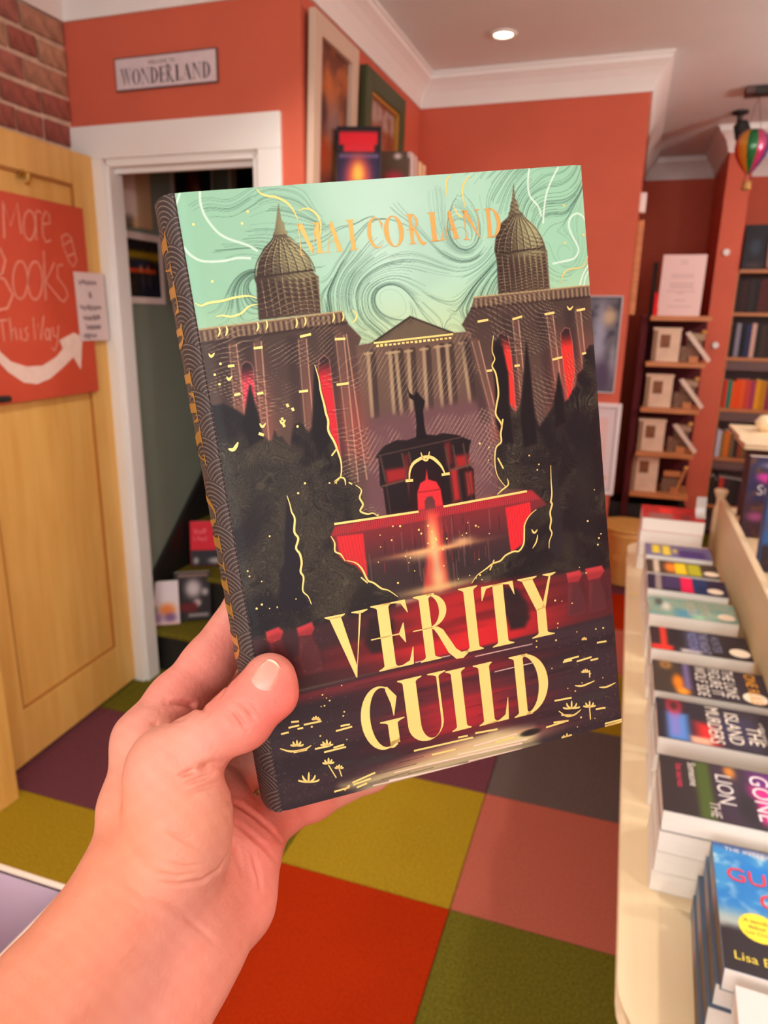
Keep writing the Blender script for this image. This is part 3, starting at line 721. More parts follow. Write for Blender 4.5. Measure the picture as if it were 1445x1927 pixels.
GOLD = [(9,[(181,998),(188,991),(206,986),(222,984),(243,976),(256,965),(264,950)]),(8,[(269,962),(284,965),(299,962),(312,952),(316,939),(310,923)]),(9,[(3,845),(15,840),(33,843),(64,844),(95,847),(126,847),(143,842)]),(8,[(44,822),(59,823),(78,820),(101,823),(122,832),(143,834)]),(8,[(364,810),(372,802),(368,795),(358,791)]),(7,[(648,998),(635,989),(633,965)]),(8,[(698,996),(678,983),(673,970),(676,948)]),(7,[(645,952),(656,938),(669,933)]),(6,[(997,855),(979,839),(941,837),(922,829),(914,815)]),(11,[(29,955),(30,955)]),(11,[(136,951),(137,950)]),(11,[(153,967),(154,966)]),(11,[(49,873),(50,872)]),(11,[(36,753),(37,753)]),(11,[(19,738),(19,737)]),(11,[(26,723),(27,722)]),(11,[(191,643),(192,642)]),(11,[(940,939),(941,938)]),(11,[(989,890),(990,890)]),(11,[(935,880),(936,879)]),(9,[(14,770),(18,765),(27,770)]),(9,[(45,733),(49,728),(58,733)]),(9,[(151,657),(156,651),(165,656)]),(9,[(103,656),(108,650),(117,655)]),(9,[(927,778),(934,772),(944,777)]),(9,[(771,407),(778,400),(788,405)]),(14,[(21,624),(33,622),(46,632)]),(12,[(97,641),(108,637)]),(11,[(174,680),(176,675)]),(11,[(185,673),(187,668)]),(11,[(157,660),(158,655)]),(11,[(158,650),(160,645)]),(10,[(229,779),(256,781)]),(10,[(117,770),(138,770)]),(10,[(55,704),(70,705)]),(10,[(108,701),(123,702)]),(10,[(207,696),(229,696)]),(10,[(300,699),(330,699)]),(10,[(311,769),(337,768)]),(10,[(52,748),(67,748)]),(10,[(678,770),(707,771)]),(10,[(772,767),(800,770)]),(10,[(862,769),(890,770)]),(10,[(953,769),(978,770)]),(10,[(689,689),(704,689)]),(10,[(766,691),(781,691)]),(10,[(873,693),(902,695)]),(10,[(959,696),(971,697)]),(7,[(46,807),(47,800),(41,793)]),(7,[(63,807),(64,800),(58,793)]),(7,[(135,808),(136,801),(130,794)]),(7,[(156,809),(157,802),(152,795)]),(7,[(226,808),(227,800),(222,793)]),(7,[(247,808),(248,801),(243,794)]),(7,[(316,809),(317,802),(311,795)]),(7,[(339,809),(340,801),(335,795)]),(12,[(414,753),(414,749)]),(12,[(424,753),(424,749)]),(12,[(435,753),(435,749)]),(12,[(446,752),(446,749)]),(12,[(457,752),(457,749)]),(12,[(468,752),(468,749)]),(12,[(479,752),(479,749)]),(12,[(490,752),(490,749)]),(12,[(501,752),(501,749)]),(12,[(512,752),(512,748)]),(12,[(523,752),(523,748)]),(12,[(534,752),(534,748)]),(12,[(545,752),(545,748)]),(12,[(556,751),(556,748)]),(12,[(567,751),(567,748)]),(12,[(578,751),(578,748)]),(12,[(590,751),(590,748)]),(12,[(601,751),(601,748)]),(8,[(405,756),(610,755)]),(9,[(254,734),(259,712),(259,693),(263,671),(264,658),(267,645),(264,629),(274,611),(279,597),(284,575),(278,554),(260,544)]),(7,[(263,589),(280,600)]),(7,[(260,547),(277,552),(287,548),(287,538)]),(6,[(296,542),(304,538)]),(8,[(312,536),(325,526),(318,514),(324,502),(315,492),(332,485),(346,485),(357,479)]),(9,[(140,537),(144,521),(145,510),(150,498),(144,477),(151,465),(142,450),(149,439),(150,424),(144,410),(149,399),(142,378),(153,366),(158,352)]),(7,[(232,459),(239,447),(237,433),(250,426),(259,413)]),(8,[(262,414),(285,407),(299,394),(309,374),(324,367),(342,355),(360,349),(382,335)]),(6,[(293,381),(308,369)]),(10,[(245,478),(465,474)]),(10,[(533,475),(768,476)]),(14,[(451,528),(455,543),(466,555),(484,561),(500,563),(518,560),(533,550),(542,540),(547,529)]),(12,[(441,529),(461,528)]),(12,[(538,529),(560,529)]),(9,[(490,572),(495,560),(505,558),(513,571)]),(8,[(717,745),(709,722),(714,707),(705,696),(713,682),(715,651),(706,630),(702,615),(715,597),(710,582),(709,568),(693,559),(686,534),(690,511),(709,490)]),(7,[(720,606),(715,593)]),(7,[(695,542),(708,522)]),(7,[(716,504),(717,493),(699,486),(683,479)]),(8,[(843,514),(840,487),(839,464),(834,450),(837,445),(829,431),(830,417),(825,403),(829,393),(819,379),(817,367)]),(8,[(790,441),(772,434),(760,426),(752,417),(749,404),(744,384),(729,373),(714,374),(690,370),(673,362),(652,360),(634,354),(621,350),(603,344),(586,332)]),(7,[(787,396),(782,384),(769,373)]),(6,[(656,366),(641,349)]),(9,[(60,157),(80,155)]),(9,[(30,140),(50,140)]),(9,[(91,147),(137,146)]),(9,[(51,148),(79,148)]),(9,[(73,142),(88,142)]),(9,[(170,122),(214,123)]),(9,[(184,129),(209,128)]),(9,[(109,99),(149,98)]),(9,[(131,89),(190,89)]),(9,[(157,93),(186,94)]),(9,[(141,12),(183,13)]),(9,[(168,10),(184,17)]),(9,[(192,20),(257,28)]),(9,[(194,16),(243,19)]),(9,[(202,9),(231,12)]),(9,[(832,152),(878,153)]),(9,[(828,149),(856,149)]),(9,[(870,144),(917,146)]),(9,[(913,140),(937,140)]),(9,[(937,171),(967,170)]),(9,[(858,98),(882,94),(921,98)]),(9,[(933,83),(956,80),(986,84)]),(9,[(792,78),(845,76)]),(9,[(802,56),(825,42),(850,41),(871,48)]),(9,[(809,47),(847,40)]),(9,[(917,41),(948,39)]),(9,[(783,36),(829,32)]),(9,[(759,30),(819,32)]),(9,[(942,7),(997,7)]),(9,[(942,2),(997,3)]),(9,[(946,2),(989,2)]),(9,[(548,54),(614,51)]),(9,[(498,54),(526,53)]),(9,[(370,50),(541,47)]),(9,[(418,34),(487,33)]),(9,[(603,27),(660,28)]),(10,[(21,115),(48,105),(82,103),(101,107)]),(8,[(54,102),(89,101)]),(9,[(79,41),(60,47),(53,50)]),(9,[(79,41),(69,49),(66,57)]),(9,[(79,41),(81,50),(84,60)]),(9,[(79,41),(93,45),(99,52)]),(9,[(79,41),(100,40),(108,42)]),(9,[(65,112),(53,115),(49,117)]),(9,[(65,112),(58,117),(57,122)]),(9,[(65,112),(66,117),(67,123)]),(9,[(65,112),(73,115),(76,119)]),(9,[(65,112),(77,111),(82,113)]),(9,[(141,100),(129,103),(125,105)]),(9,[(141,100),(134,105),(132,109)]),(9,[(141,100),(142,105),(143,111)]),(9,[(141,100),(149,102),(152,106)]),(9,[(141,100),(153,99),(158,100)]),(9,[(124,151),(116,153),(113,154)]),(9,[(124,151),(119,154),(118,157)]),(9,[(124,151),(124,154),(125,158)]),(9,[(124,151),(129,152),(131,155)]),(9,[(124,151),(132,150),(135,151)]),(9,[(138,66),(126,69),(123,71)]),(9,[(138,66),(131,71),(130,75)]),(9,[(138,66),(139,71),(140,77)]),(9,[(138,66),(145,69),(148,73)]),(9,[(138,66),(149,66),(153,67)]),(9,[(163,53),(155,55),(152,56)]),(9,[(163,53),(159,56),(158,59)]),(9,[(163,53),(164,56),(165,60)]),(9,[(163,53),(169,54),(171,57)]),(9,[(163,53),(172,52),(175,53)]),(9,[(842,54),(822,58),(816,61)]),(9,[(842,54),(831,61),(828,68)]),(9,[(842,54),(843,61),(844,70)]),(9,[(842,54),(854,57),(859,63)]),(9,[(842,54),(862,53),(869,54)]),(9,[(898,48),(883,52),(879,54)]),(9,[(898,48),(890,54),(887,59)]),(9,[(898,48),(899,54),(900,61)]),(9,[(898,48),(908,51),(911,56)]),(9,[(898,48),(913,48),(918,49)]),(9,[(819,2),(807,2),(803,2)]),(9,[(819,2),(812,2),(810,6)]),(9,[(819,2),(820,2),(821,8)]),(9,[(819,2),(827,2),(830,4)]),(9,[(819,2),(832,2),(836,2)]),(9,[(894,119),(885,121),(882,122)]),(9,[(894,119),(889,122),(888,125)]),(9,[(894,119),(894,122),(895,126)]),(9,[(894,119),(899,121),(901,124)]),(9,[(894,119),(902,119),(905,120)]),(9,[(899,183),(893,184),(891,185)]),(9,[(899,183),(895,185),(894,187)]),(9,[(899,183),(899,185),(899,188)]),(9,[(899,183),(903,184),(904,186)]),(9,[(899,183),(905,183),(907,183)]),(5,[(137,64),(152,37)]),(5,[(163,52),(167,37)]),(6,[(898,51),(898,23)]),(6,[(907,121),(906,107)]),(10,[(23,363),(23,363)]),(10,[(37,368),(37,367)]),(6,[(54,359),(55,358)]),(6,[(73,358),(73,357)]),(8,[(83,477),(83,477)]),(6,[(73,359),(74,358)]),(8,[(17,427),(18,426)]),(8,[(19,418),(19,418)]),(6,[(46,406),(46,405)]),(6,[(122,366),(122,365)]),(8,[(248,546),(248,545)]),(10,[(168,538),(168,538)]),(6,[(265,544),(265,543)]),(8,[(358,480),(359,479)]),(10,[(188,552),(188,552)]),(10,[(650,571),(651,571)]),(8,[(674,562),(675,562)]),(6,[(669,541),(670,540)]),(8,[(784,537),(785,537)]),(8,[(809,519),(810,518)]),(8,[(803,510),(804,509)]),(6,[(965,457),(965,456)]),(10,[(938,403),(939,402)]),(8,[(975,375),(976,374)]),(10,[(968,368),(969,367)]),(10,[(963,356),(964,356)]),(6,[(902,321),(903,320)]),(8,[(921,308),(922,307)]),(10,[(821,269),(821,268)]),(6,[(841,265),(842,264)]),(8,[(871,257),(871,256)]),(8,[(823,225),(823,224)]),(6,[(821,217),(822,216)]),(8,[(755,201),(756,201)]),(8,[(753,190),(754,190)]),(10,[(813,194),(814,193)]),(6,[(878,201),(879,200)]),(8,[(937,198),(938,197)]),(10,[(960,197),(961,196)]),(6,[(203,201),(204,200)]),(8,[(150,192),(150,191)]),(6,[(159,185),(160,185)]),(8,[(166,179),(167,179)]),(6,[(142,172),(143,171)]),(8,[(151,172),(151,172)]),(8,[(199,153),(199,152)]),(8,[(195,146),(195,146)]),(10,[(110,140),(111,140)]),(6,[(195,102),(196,101)]),(8,[(128,120),(129,119)]),(6,[(836,96),(837,95)]),(8,[(858,87),(859,86)]),(6,[(881,100),(882,99)]),(6,[(910,114),(910,113)]),(6,[(947,100),(948,100)]),(6,[(793,142),(794,142)]),(6,[(855,15),(856,14)]),(10,[(869,32),(870,31)]),(6,[(912,23),(912,22)]),(10,[(412,455),(413,454)]),(10,[(460,443),(461,442)]),(6,[(354,426),(355,426)]),(10,[(612,344),(613,343)]),(6,[(575,420),(576,420)]),(10,[(502,423),(502,422)]),(8,[(393,457),(394,456)]),(10,[(387,359),(387,358)]),(6,[(583,347),(584,347)]),(8,[(587,422),(587,422)]),(6,[(423,390),(424,390)]),(6,[(551,345),(552,345)]),(10,[(615,432),(615,431)]),(8,[(515,373),(515,372)]),(8,[(494,436),(495,435)]),(10,[(486,447),(487,447)]),(6,[(616,335),(617,335)]),(8,[(504,420),(505,419)]),(6,[(614,372),(615,372)]),(6,[(600,340),(600,339)]),(8,[(490,408),(490,407)]),(8,[(518,402),(518,401)]),(8,[(385,434),(386,433)]),(6,[(594,440),(594,439)]),(6,[(343,401),(343,400)]),(8,[(416,402),(417,402)]),(8,[(480,417),(480,417)]),(6,[(650,414),(651,414)]),(10,[(465,436),(465,436)]),(8,[(532,419),(532,419)]),(6,[(435,374),(435,374)]),(8,[(428,398),(429,397)]),(6,[(622,429),(623,429)]),(6,[(357,446),(357,446)])]
WHITE = [(8,[(11,999),(5,992),(-2,984)]),(9,[(55,1000),(52,983),(58,964),(77,943),(98,932),(126,924),(143,919),(160,911)]),(9,[(-2,927),(10,914),(31,904),(60,901),(90,901),(115,903),(142,901)]),(8,[(855,1001),(848,979),(850,958),(870,941),(876,926)]),(8,[(933,998),(913,980),(896,960),(885,934),(880,915)]),(8,[(1002,911),(994,920),(975,925),(957,919),(950,907),(956,892),(969,876),(972,865),(958,854),(928,851),(898,849)]),(7,[(1004,844),(982,828),(969,811)]),(6,[(1005,835),(989,823),(981,809)]),(6,[(541,30),(668,32)]),(6,[(493,21),(698,16)]),(7,[(400,17),(681,11)]),(6,[(292,6),(599,-3)]),(6,[(247,4),(489,1)]),(6,[(521,3),(680,0)]),(5,[(309,18),(461,16)]),(4,[(574,198),(741,197)]),(4,[(406,212),(503,210)]),(4,[(625,161),(736,161)])]

BW, BH, BT, BULGE = 0.156, 0.2383, 0.036, 0.0078
MM_W, MM_H = BW * 1000, BH * 1000


def mm(pts):
    return [(a * .001 * MM_W, b * .001 * MM_H) for a, b in pts]


def smooth_curve(pts, n=4):
    """Catmull-Rom through the traced points"""
    if len(pts) < 3: return pts
    q = [pts[0]] + list(pts) + [pts[-1]]
    out = []
    for i in range(1, len(q) - 2):
        for k in range(n):
            t = k / n
            out.append(tuple(.5 * (2 * q[i][d] + (q[i + 1][d] - q[i - 1][d]) * t + (2 * q[i - 1][d] - 5 * q[i][d] + 4 * q[i + 1][d] - q[i + 2][d]) * t * t
                                   + (3 * q[i][d] - q[i - 1][d] - 3 * q[i + 1][d] + q[i + 2][d]) * t ** 3) for d in (0, 1)))
    out.append(tuple(pts[-1]))
    return out


def paint_cover():
    p = Paint(520, 790, MM_W, MM_H, seed=7)
    X, Y = p.X, p.Y
    u, v = X / MM_W, Y / MM_H
    p.n1 = p.fbm(26, 3); p.n2 = p.fbm(9, 3)
    full = (slice(None), slice(None))
    A = {k: (mm(q) if isinstance(q[0], tuple) else [mm(r) for r in q]) for k, q in ART.items()}
    # sky: mint, paler in the middle, yellow-green low down
    cd = np.exp(-((u - .5) / .27) ** 2) * smoothstep(.66, .9, v)
    sky = np.array([150, 206, 172.]) * (1 - cd[..., None]) + np.array([186, 226, 206.]) * cd[..., None]
    low = smoothstep(.86, .72, v)[..., None] * .75
    p.img[:] = sky * (1 - low) + np.array([206, 216, 158.]) * low
    # drawn smoke: long hair-like strands that follow a swirling field
    f1 = p.fbm(46, 2, warp=60)
    p.put(full, .20 * smoothstep(.45, .75, f1), (120, 170, 145))
    SW = ((104, 214, 20, 1), (122, 196, 18, -1), (98, 178, 13, 1), (24, 206, 18, -1), (62, 176, 14, 1), (146, 204, 12, 1), (30, 184, 14, 1), (70, 196, 16, -1))
    ar = random.Random(17)
    gx, gy = p.X.shape[1] - 1, p.X.shape[0] - 1
    def flow(x, y):
        i = min(gx, max(0, int(x / MM_W * gx))); j = min(gy, max(0, int(y / MM_H * gy)))
        a = (p.n1[j, i] - .5) * 5.0 + .35
        vx, vy = math.cos(a) * .8, math.sin(a) * .8
        for sx, sy, sr, sg in SW:
            dx, dy = x - sx, y - sy
            d = math.hypot(dx, dy) + .5
            k = 1.9 * math.exp(-(d / sr) ** 2)
            vx += -dy / d * sg * k - .12 * dx / d * k; vy += dx / d * sg * k - .12 * dy / d * k
        n = math.hypot(vx, vy) + 1e-6
        return vx / n, vy / n
    for b in range(150):
        s0 = ar.choice(SW)
        bx, by = (s0[0] + ar.gauss(0, s0[2]), s0[1] + ar.gauss(0, s0[2])) if ar.random() < .7 else (ar.uniform(0, 156), ar.uniform(158, 238))
        if 52 < bx < 92 and by > 200 and ar.random() < .8: continue
        L = ar.randint(10, 30); al = ar.uniform(.18, .50)
        for k in range(ar.randint(3, 8)):
            x, y = bx + k * ar.uniform(.5, 1.1), by + k * ar.uniform(-.9, .9)
            pts = [(x, y)]
            for q in range(L):
                vx, vy = flow(x, y); x += vx * 1.5; y += vy * 1.5
                pts.append((x, y))
            for c0 in range(0, len(pts) - 1, 5):
                p.stroke(pts[c0:c0 + 6], .20, (66, 100, 84), al, .16)
    # domes
    for d in ('dome_l', 'dome_r'):
        D = A[d]
        body = [q for q in D if q[1] < max(b for a, b in D) - 14]
        x0, x1 = min(a for a, b in body), max(a for a, b in body)
        lit_x = (x0 + x1) / 2; hw = (x1 - x0) / 2
        yb = min(b for a, b in D); yt = max(b for a, b in D)
        ym = yb + (yt - yb) * .38; yd = yb + (yt - yb) * .73
        p.fill(D, (104, 88, 68), soft=.3)
        sl, m = p.mask(D, .4)
        sh = smoothstep(-.75 * hw, .55 * hw, X[sl] - lit_x)
        top = smoothstep(yb + 2, ym + 8, Y[sl])
        p.put(sl, m * (1 - sh) * .70, (66, 50, 46))
        p.put(sl, m * sh * top * .80 * smoothstep(1.15 * hw, .6 * hw, X[sl] - lit_x), (178, 184, 132))
        p.put(sl, m * smoothstep(ym + 3, yb, Y[sl]) * .55, (88, 64, 56))
        for k in np.linspace(-.92, .92, 8):
            pts = [(lit_x + k * hw * .18, yd)] + [(lit_x + k * hw * (math.sin(t * 1.57) ** .8), yd - (yd - ym) * t) for t in (.15, .35, .6, .85, 1)]
            p.stroke(smooth_curve(pts), .38, (54, 42, 38), .75, .2)
            p.stroke([(a + .5, b) for a, b in smooth_curve(pts)], .25, (206, 204, 156), .55, .16)
        p.stroke([(lit_x - hw * .86, ym), (lit_x + hw * .86, ym + .6)], .7, (60, 46, 42), .8)
        for k in np.linspace(-.85, .85, 9):
            x = lit_x + k * hw
            p.stroke([(x, ym - 2.5), (x + .2, yb + 6)], 1.0, (58, 42, 40), .5, .5)
            p.stroke([(x + 1.2, ym - 1), (x + 1.4, yb + 1)], .3, (196, 184, 138), .5)
        p.hatch(D, 62, 1.3, (52, 40, 38), .55, .28, 1.6, .6, .42)
        p.hatch(D, 100, 1.5, (200, 190, 140), .35, .2, 2.0, .6, .5)
    # the two palace wings
    for b, pp in (('build_l', 'parapet_l'), ('build_r', 'parapet_r')):
        p.fill(A[b], (98, 76, 68), soft=.3)
        sl, m = p.mask(A[b], .4)
        p.put(sl, m * .55 * smoothstep(.66, .76, v[sl]), (74, 60, 56))
        p.put(sl, m * .35 * smoothstep(.45, .72, p.n1[sl]), (120, 88, 76))
        p.fill(A[pp], (126, 102, 82), .9)
        q = A[pp]
        p.stroke([q[3], q[2]], 1.0, (66, 50, 46), .9); p.stroke([q[0], q[1]], .5, (196, 172, 120), .8)
        x0, x1 = q[0][0], q[1][0]
        for k in range(60):
            t = (k + .5) / 60
            xa = x0 + (x1 - x0) * t; ya = q[0][1] + (q[1][1] - q[0][1]) * t
            p.stroke([(xa, ya - 1), (xa, ya - 4)], .45, (60, 46, 44) if k % 2 else (168, 146, 112), .7)
    # temple front
    p.fill(A['temple'], (104, 80, 72)); p.fill(A['pediment'], (112, 98, 78))
    p.hatch(A['pediment'], 40, 1.0, (56, 46, 40), .8, .3, .4)
    q = A['pediment']; p.stroke([q[0], q[1], q[2]], .7, (58, 48, 42), .9)
    sl, m = p.mask(A['temple'], 1)
    p.put(sl, m * .5 * smoothstep(.58, .72, v[sl]), (122, 100, 82))
    for c in A['columns']:
        p.stroke([(a + 1.6, b) for a, b in c], 2.6, (70, 54, 50), .8, .5)
        p.stroke(c, 1.5, (168, 146, 112), .85, .5)
        p.stroke([(c[0][0] - 1.4, c[0][1]), (c[0][0] + 1.4, c[0][1])], .9, (172, 150, 112), .8)
    p.fill(A['ground'], (112, 80, 82), soft=2.0)
    sl, m = p.mask(A['ground'], 9)
    p.put(sl, m * .7, (118, 82, 86))
    # red light in the niches of the wings
    for k, c in (('glow_l1', (176, 92, 82)), ('glow_l2', (168, 80, 72)), ('glow_r1', (160, 74, 66)), ('glow_r2', (178, 76, 66))):
        sl, m = p.mask(A[k], 5)
        cy = np.mean([b for a, b in A[k]])
        p.put(sl, m * .85 * smoothstep(cy + 22, cy - 14, Y[sl]), c)
    for k in ('pil_l', 'pil_r'):
        for i, c in enumerate(A[k]):
            p.stroke(c, .45, (206, 160, 130), .75, .22)
            if i % 2 == 0 and i + 1 < len(A[k]):
                d = A[k][i + 1]
                mid = [((c[j][0] + d[j][0]) / 2, (c[j][1] + d[j][1]) / 2) for j in (0, 1)]
                p.stroke(mid, 2.6, (128, 92, 80), .55, .9)
                p.stroke([(a - 4, b) for a, b in mid], 4.0, (60, 46, 48), .5, 1.5)
    for k, c in (('win_l1', (232, 62, 86)), ('win_l2', (222, 44, 56)), ('win_r1', (238, 58, 50)), ('win_r2', (244, 52, 44))):
        p.fill(A[k], (56, 40, 44), 1, .4)
        sl, m = p.mask(A[k], .4)
        y1 = max(b for a, b in A[k])
        p.put(sl, m * smoothstep(y1 - 1, y1 - 9, Y[sl]), c)
        p.stroke(A[k] + A[k][:1], .4, (196, 128, 116), .55)
    # scratched highlights and hatching over the masonry
    p.hatch(A['build_l'], -76, 1.5, (206, 186, 146), .50, .2, 2.4, 2, .48)
    p.hatch(A['build_l'], 52, 1.8, (52, 40, 42), .35, .3, 2.0, 2, .5)
    p.hatch(A['build_r'], 56, 1.5, (206, 186, 146), .46, .2, 2.4, 2, .48)
    p.hatch(A['build_r'], 14, 1.9, (52, 40, 42), .40, .3, 2.4, 2, .46)
    p.hatch(A['temple'], -38, 1.5, (196, 176, 140), .40, .22, .5, 2, .5)
    p.hatch(A['ground'], -45, 1.7, (176, 146, 134), .38, .25, .5, 3, .52)
    # arcade pavilion and statue
    p.fill(A['pavilion'], (36, 26, 30), soft=.3)
    p.fill(A['statue'], (26, 20, 26), soft=.25)
    P0 = A['pavilion']
    px0, px1 = min(a for a, b in P0), max(a for a, b in P0)
    py0, py1 = min(b for a, b in P0), max(b for a, b in P0)
    Lx = lambda s, t: (px0 + (px1 - px0) * s, py0 + (py1 - py0) * t)
    for s0, s1, t0, t1, c, a in ((.08, .30, .44, .62, (206, 44, 48), .9), (.80, .95, .48, .66, (210, 48, 50), .9), (.30, .38, .02, .42, (212, 44, 48), .9),
                                 (.74, .82, .05, .50, (222, 52, 54), .9), (.90, .97, .10, .42, (228, 60, 54), .9), (.28, .33, .48, .78, (170, 40, 44), .7), (.72, .77, .55, .85, (180, 44, 46), .8)):
        p.fill([Lx(s0, t0), Lx(s1, t0 + .02), Lx(s1, t1), Lx(s0, t1)], tuple(v * .9 for v in c), a, 1.3)
    for s in (.07, .29, .36, .74, .82, .93):
        p.stroke([Lx(s, .48), Lx(s - .02, .80)], .8, (96, 72, 62), .8)
        p.stroke([Lx(s + .01, .05), Lx(s, .42)], .7, (84, 58, 52), .7)
    p.stroke([Lx(.03, .42), Lx(.34, .46)], .8, (110, 86, 70), .8); p.stroke([Lx(.76, .48), Lx(1.0, .52)], .8, (110, 86, 70), .8)
    p.stroke([Lx(.03, .82), Lx(.98, .90)], .5, (104, 80, 68), .7)
    p.fill(A['archin'], (40, 20, 26), .95, .4)
    p.fill(A['kiosk'], (226, 50, 58), 1, .3); p.fill(A['kiosk_door'], (110, 56, 62), 1, .4)
    K = A['kiosk']; p.stroke([K[1], K[-2]], .5, (150, 30, 40), .7)
    # terrace wall, water basin
    p.fill(A['terrace'], (80, 52, 56), soft=1.0)
    sl, m = p.mask(A['terrace'], 2)
    dist = np.abs(X[sl] - 84)
    ty0 = min(b for a, b in A['terrace']); ty1 = max(b for a, b in A['terrace'])
    fr = (Y[sl] - ty0) / (ty1 - ty0)
    p.put(sl, m * smoothstep(.45, .9, fr) * .75, (156, 50, 56))
    p.put(sl, m * smoothstep(.62, .30, fr) * .9, (64, 52, 54))
    p.fill(A['terr_top'], (196, 54, 62), .95, .4)
    p.hatch(A['terr_top'], 0, .9, (120, 34, 42), .6, .25, 0, .3, .2)
    for k in ('pan_l', 'pan_r'):
        p.fill(A[k], (232, 46, 54), 1, .35)
        p.hatch(A[k], 4, 1.3, (190, 36, 44), .6, .2, 0, .3, .2)
    W0 = A['waterfall']; wx = np.mean([a for a, b in W0])
    wy0, wy1 = min(b for a, b in W0), max(b for a, b in W0)
    for k in range(70):
        x = wx + p.rng.normal() * 17; y1 = wy0 + (wy1 - wy0) * (.3 + .65 * p.rng.rand()); L = 3 + 9 * p.rng.rand()
        p.stroke([(x, y1), (x - .3, y1 - L)], .35, [(40, 34, 40), (150, 120, 110), (190, 60, 62)][k % 3], .45, .15)
    p.fill(W0, (232, 66, 60), .75, 1.4)
    p.blob(wx - .3, wy0 + (wy1 - wy0) * .62, 2.3, 9, (255, 196, 120), 1.0)
    p.blob(wx - .3, wy0 + (wy1 - wy0) * .54, 17, 1.1, (238, 178, 112), .9)
    p.blob(wx - 6, wy0 + (wy1 - wy0) * .50, 6, 2.0, (232, 186, 130), .6)
    p.blob(wx + 12, wy0 + (wy1 - wy0) * .58, 4.5, 1.6, (236, 190, 130), .7)
    p.blob(wx, wy0 + (wy1 - wy0) * .04, 17, 1.8, (206, 172, 112), .85)
    p.blob(wx, wy0 + (wy1 - wy0) * .16, 3.2, 6.0, (220, 182, 118), .9)
    p.blob(wx, wy0 + (wy1 - wy0) * .36, 1.0, 10, (196, 170, 140), .6)
    # shrubbery masses
    bt = p.fbm(13, 4, warp=16); bl = p.fbm(9, 2, warp=12); bl2 = p.fbm(5, 2, warp=6)
    for k in ('bush_l', 'bush_r'):
        p.fill(A[k], (42, 37, 40), 1, .7)
        sl, m = p.mask(A[k], .8)
        p.put(sl, m * .65 * smoothstep(.45, .75, bt[sl]), (76, 72, 58))
        p.put(sl, m * .55 * smoothstep(.55, .35, bt[sl]), (32, 29, 36))
        p.put(sl, m * .28 * smoothstep(.6, .8, bl[sl]), (98, 88, 70))
        mk = np.zeros_like(X); mk[sl] = m
        p.lines(bl, 26, (18, 16, 20), .55, mk, .34)
        p.lines(bl, 15, (112, 104, 86), .42, mk * smoothstep(.42, .6, bt), .22)
        p.lines(bl2, 12, (126, 116, 94), .34, mk * smoothstep(.5, .65, bt), .22)
    for cxx, cyy, rx, ry in ((13, 138, 12, 14), (20, 110, 16, 16), (44, 84, 12, 16), (146, 112, 7, 14), (138, 78, 9, 12), (122, 74, 9, 8)):
        p.blob(cxx, cyy, rx, ry, (92, 88, 68), .22)
    for q in A['cypress']:
        p.fill(q, (28, 24, 29), .92, .8)
    p.fill(A['cyp_l'], (36, 32, 42), .95, .8); p.fill(A['cyp_r'], (50, 46, 50), .8, .8)
    # steps of the quay in red, with dark topiary
    p.fill(A['steps'], (74, 46, 50), soft=1.4)
    sl, m = p.mask(A['steps'], 3)
    st = p.fbm(30, 3, ax=.25, ay=4.0)
    core = np.exp(-((X[sl] - 88) / 38) ** 2)
    p.put(sl, m * (.35 + .6 * core) * smoothstep(.25, .62, st[sl] * .7 + .35 * core), (194, 42, 46))
    p.put(sl, m * core * .75 * smoothstep(56, 50, np.abs(Y[sl] - 56) + 46), (226, 42, 48))
    p.put(sl, m * .45 * smoothstep(.58, .75, st[sl]), (70, 36, 42))
    for t_ in A['topiary']:
        sl, m = p.mask(t_, 1.6)
        p.put(sl, np.clip(m * (.75 + .6 * bt[sl]), 0, 1), (52, 40, 42))
    for a, b in zip(A['urn_bodies'], A['urns']):
        p.fill(a, (132, 62, 66), .95, .9); p.fill([(x + 1.2, y) for x, y in a[:3]] + a[3:], (72, 40, 46), .5, 1.6)
        p.fill(b, (196, 62, 66), 1, .5)
        p.fill([(x, y - 2.2) for x, y in b], (110, 40, 46), .35, 1.0)
    # lake with streaked reflections
    p.fill(A['water'], (56, 46, 52), soft=.9)
    sl, m = p.mask(A['water'], 2)
    ws = p.fbm(34, 4, ax=.22, ay=5.0); ws2 = p.fbm(22, 3, ax=.15, ay=6.0)
    cr = np.exp(-((X[sl] - 84) / 34) ** 2)
    p.put(sl, m * .55 * smoothstep(.4, .7, ws[sl]), (76, 60, 66))
    p.put(sl, m * cr * (.30 + .7 * smoothstep(.38, .68, ws2[sl])) * smoothstep(0, 6, Y[sl]), (150, 44, 52))
    p.put(sl, m * np.exp(-((X[sl] - 80) / 24) ** 2 - ((Y[sl] - 24) / 9) ** 2) * .85, (198, 44, 54))
    p.put(sl, m * smoothstep(50, 47, Y[sl]) * smoothstep(42, 47, Y[sl]) * .5 * smoothstep(110, 60, X[sl]), (180, 54, 62))
    sl, m = p.mask(A['pale'], 4)
    p.put(sl, m * (.30 + .55 * smoothstep(.4, .65, ws[sl])), (206, 196, 140))
    p.blob(98, 5, 20, 3.0, (222, 208, 150), .55); p.blob(62, 2.0, 14, 2.2, (206, 186, 138), .4)
    for k in range(46):
        x = 20 + 110 * p.rng.rand(); y = 2 + 46 * p.rng.rand(); L = 4 + 14 * p.rng.rand()
        p.stroke([(x, y), (x + L, y + .1)], .25, (36, 28, 34), .6, .12)
    lx = np.mean([a for a, b in A['lilypad']]); ly = np.mean([b for a, b in A['lilypad']])
    p.blob(lx, ly, 5.2, 1.6, (50, 46, 42), 1.0, 3)
    for x, y, rx, ry in ((14, 27, 8, 1.6), (42, 12, 10, 1.8), (140, 16, 9, 2.2), (24, 14, 9, 1.4)):
        p.blob(x, y, rx, ry, (66, 64, 62), .6, 2)
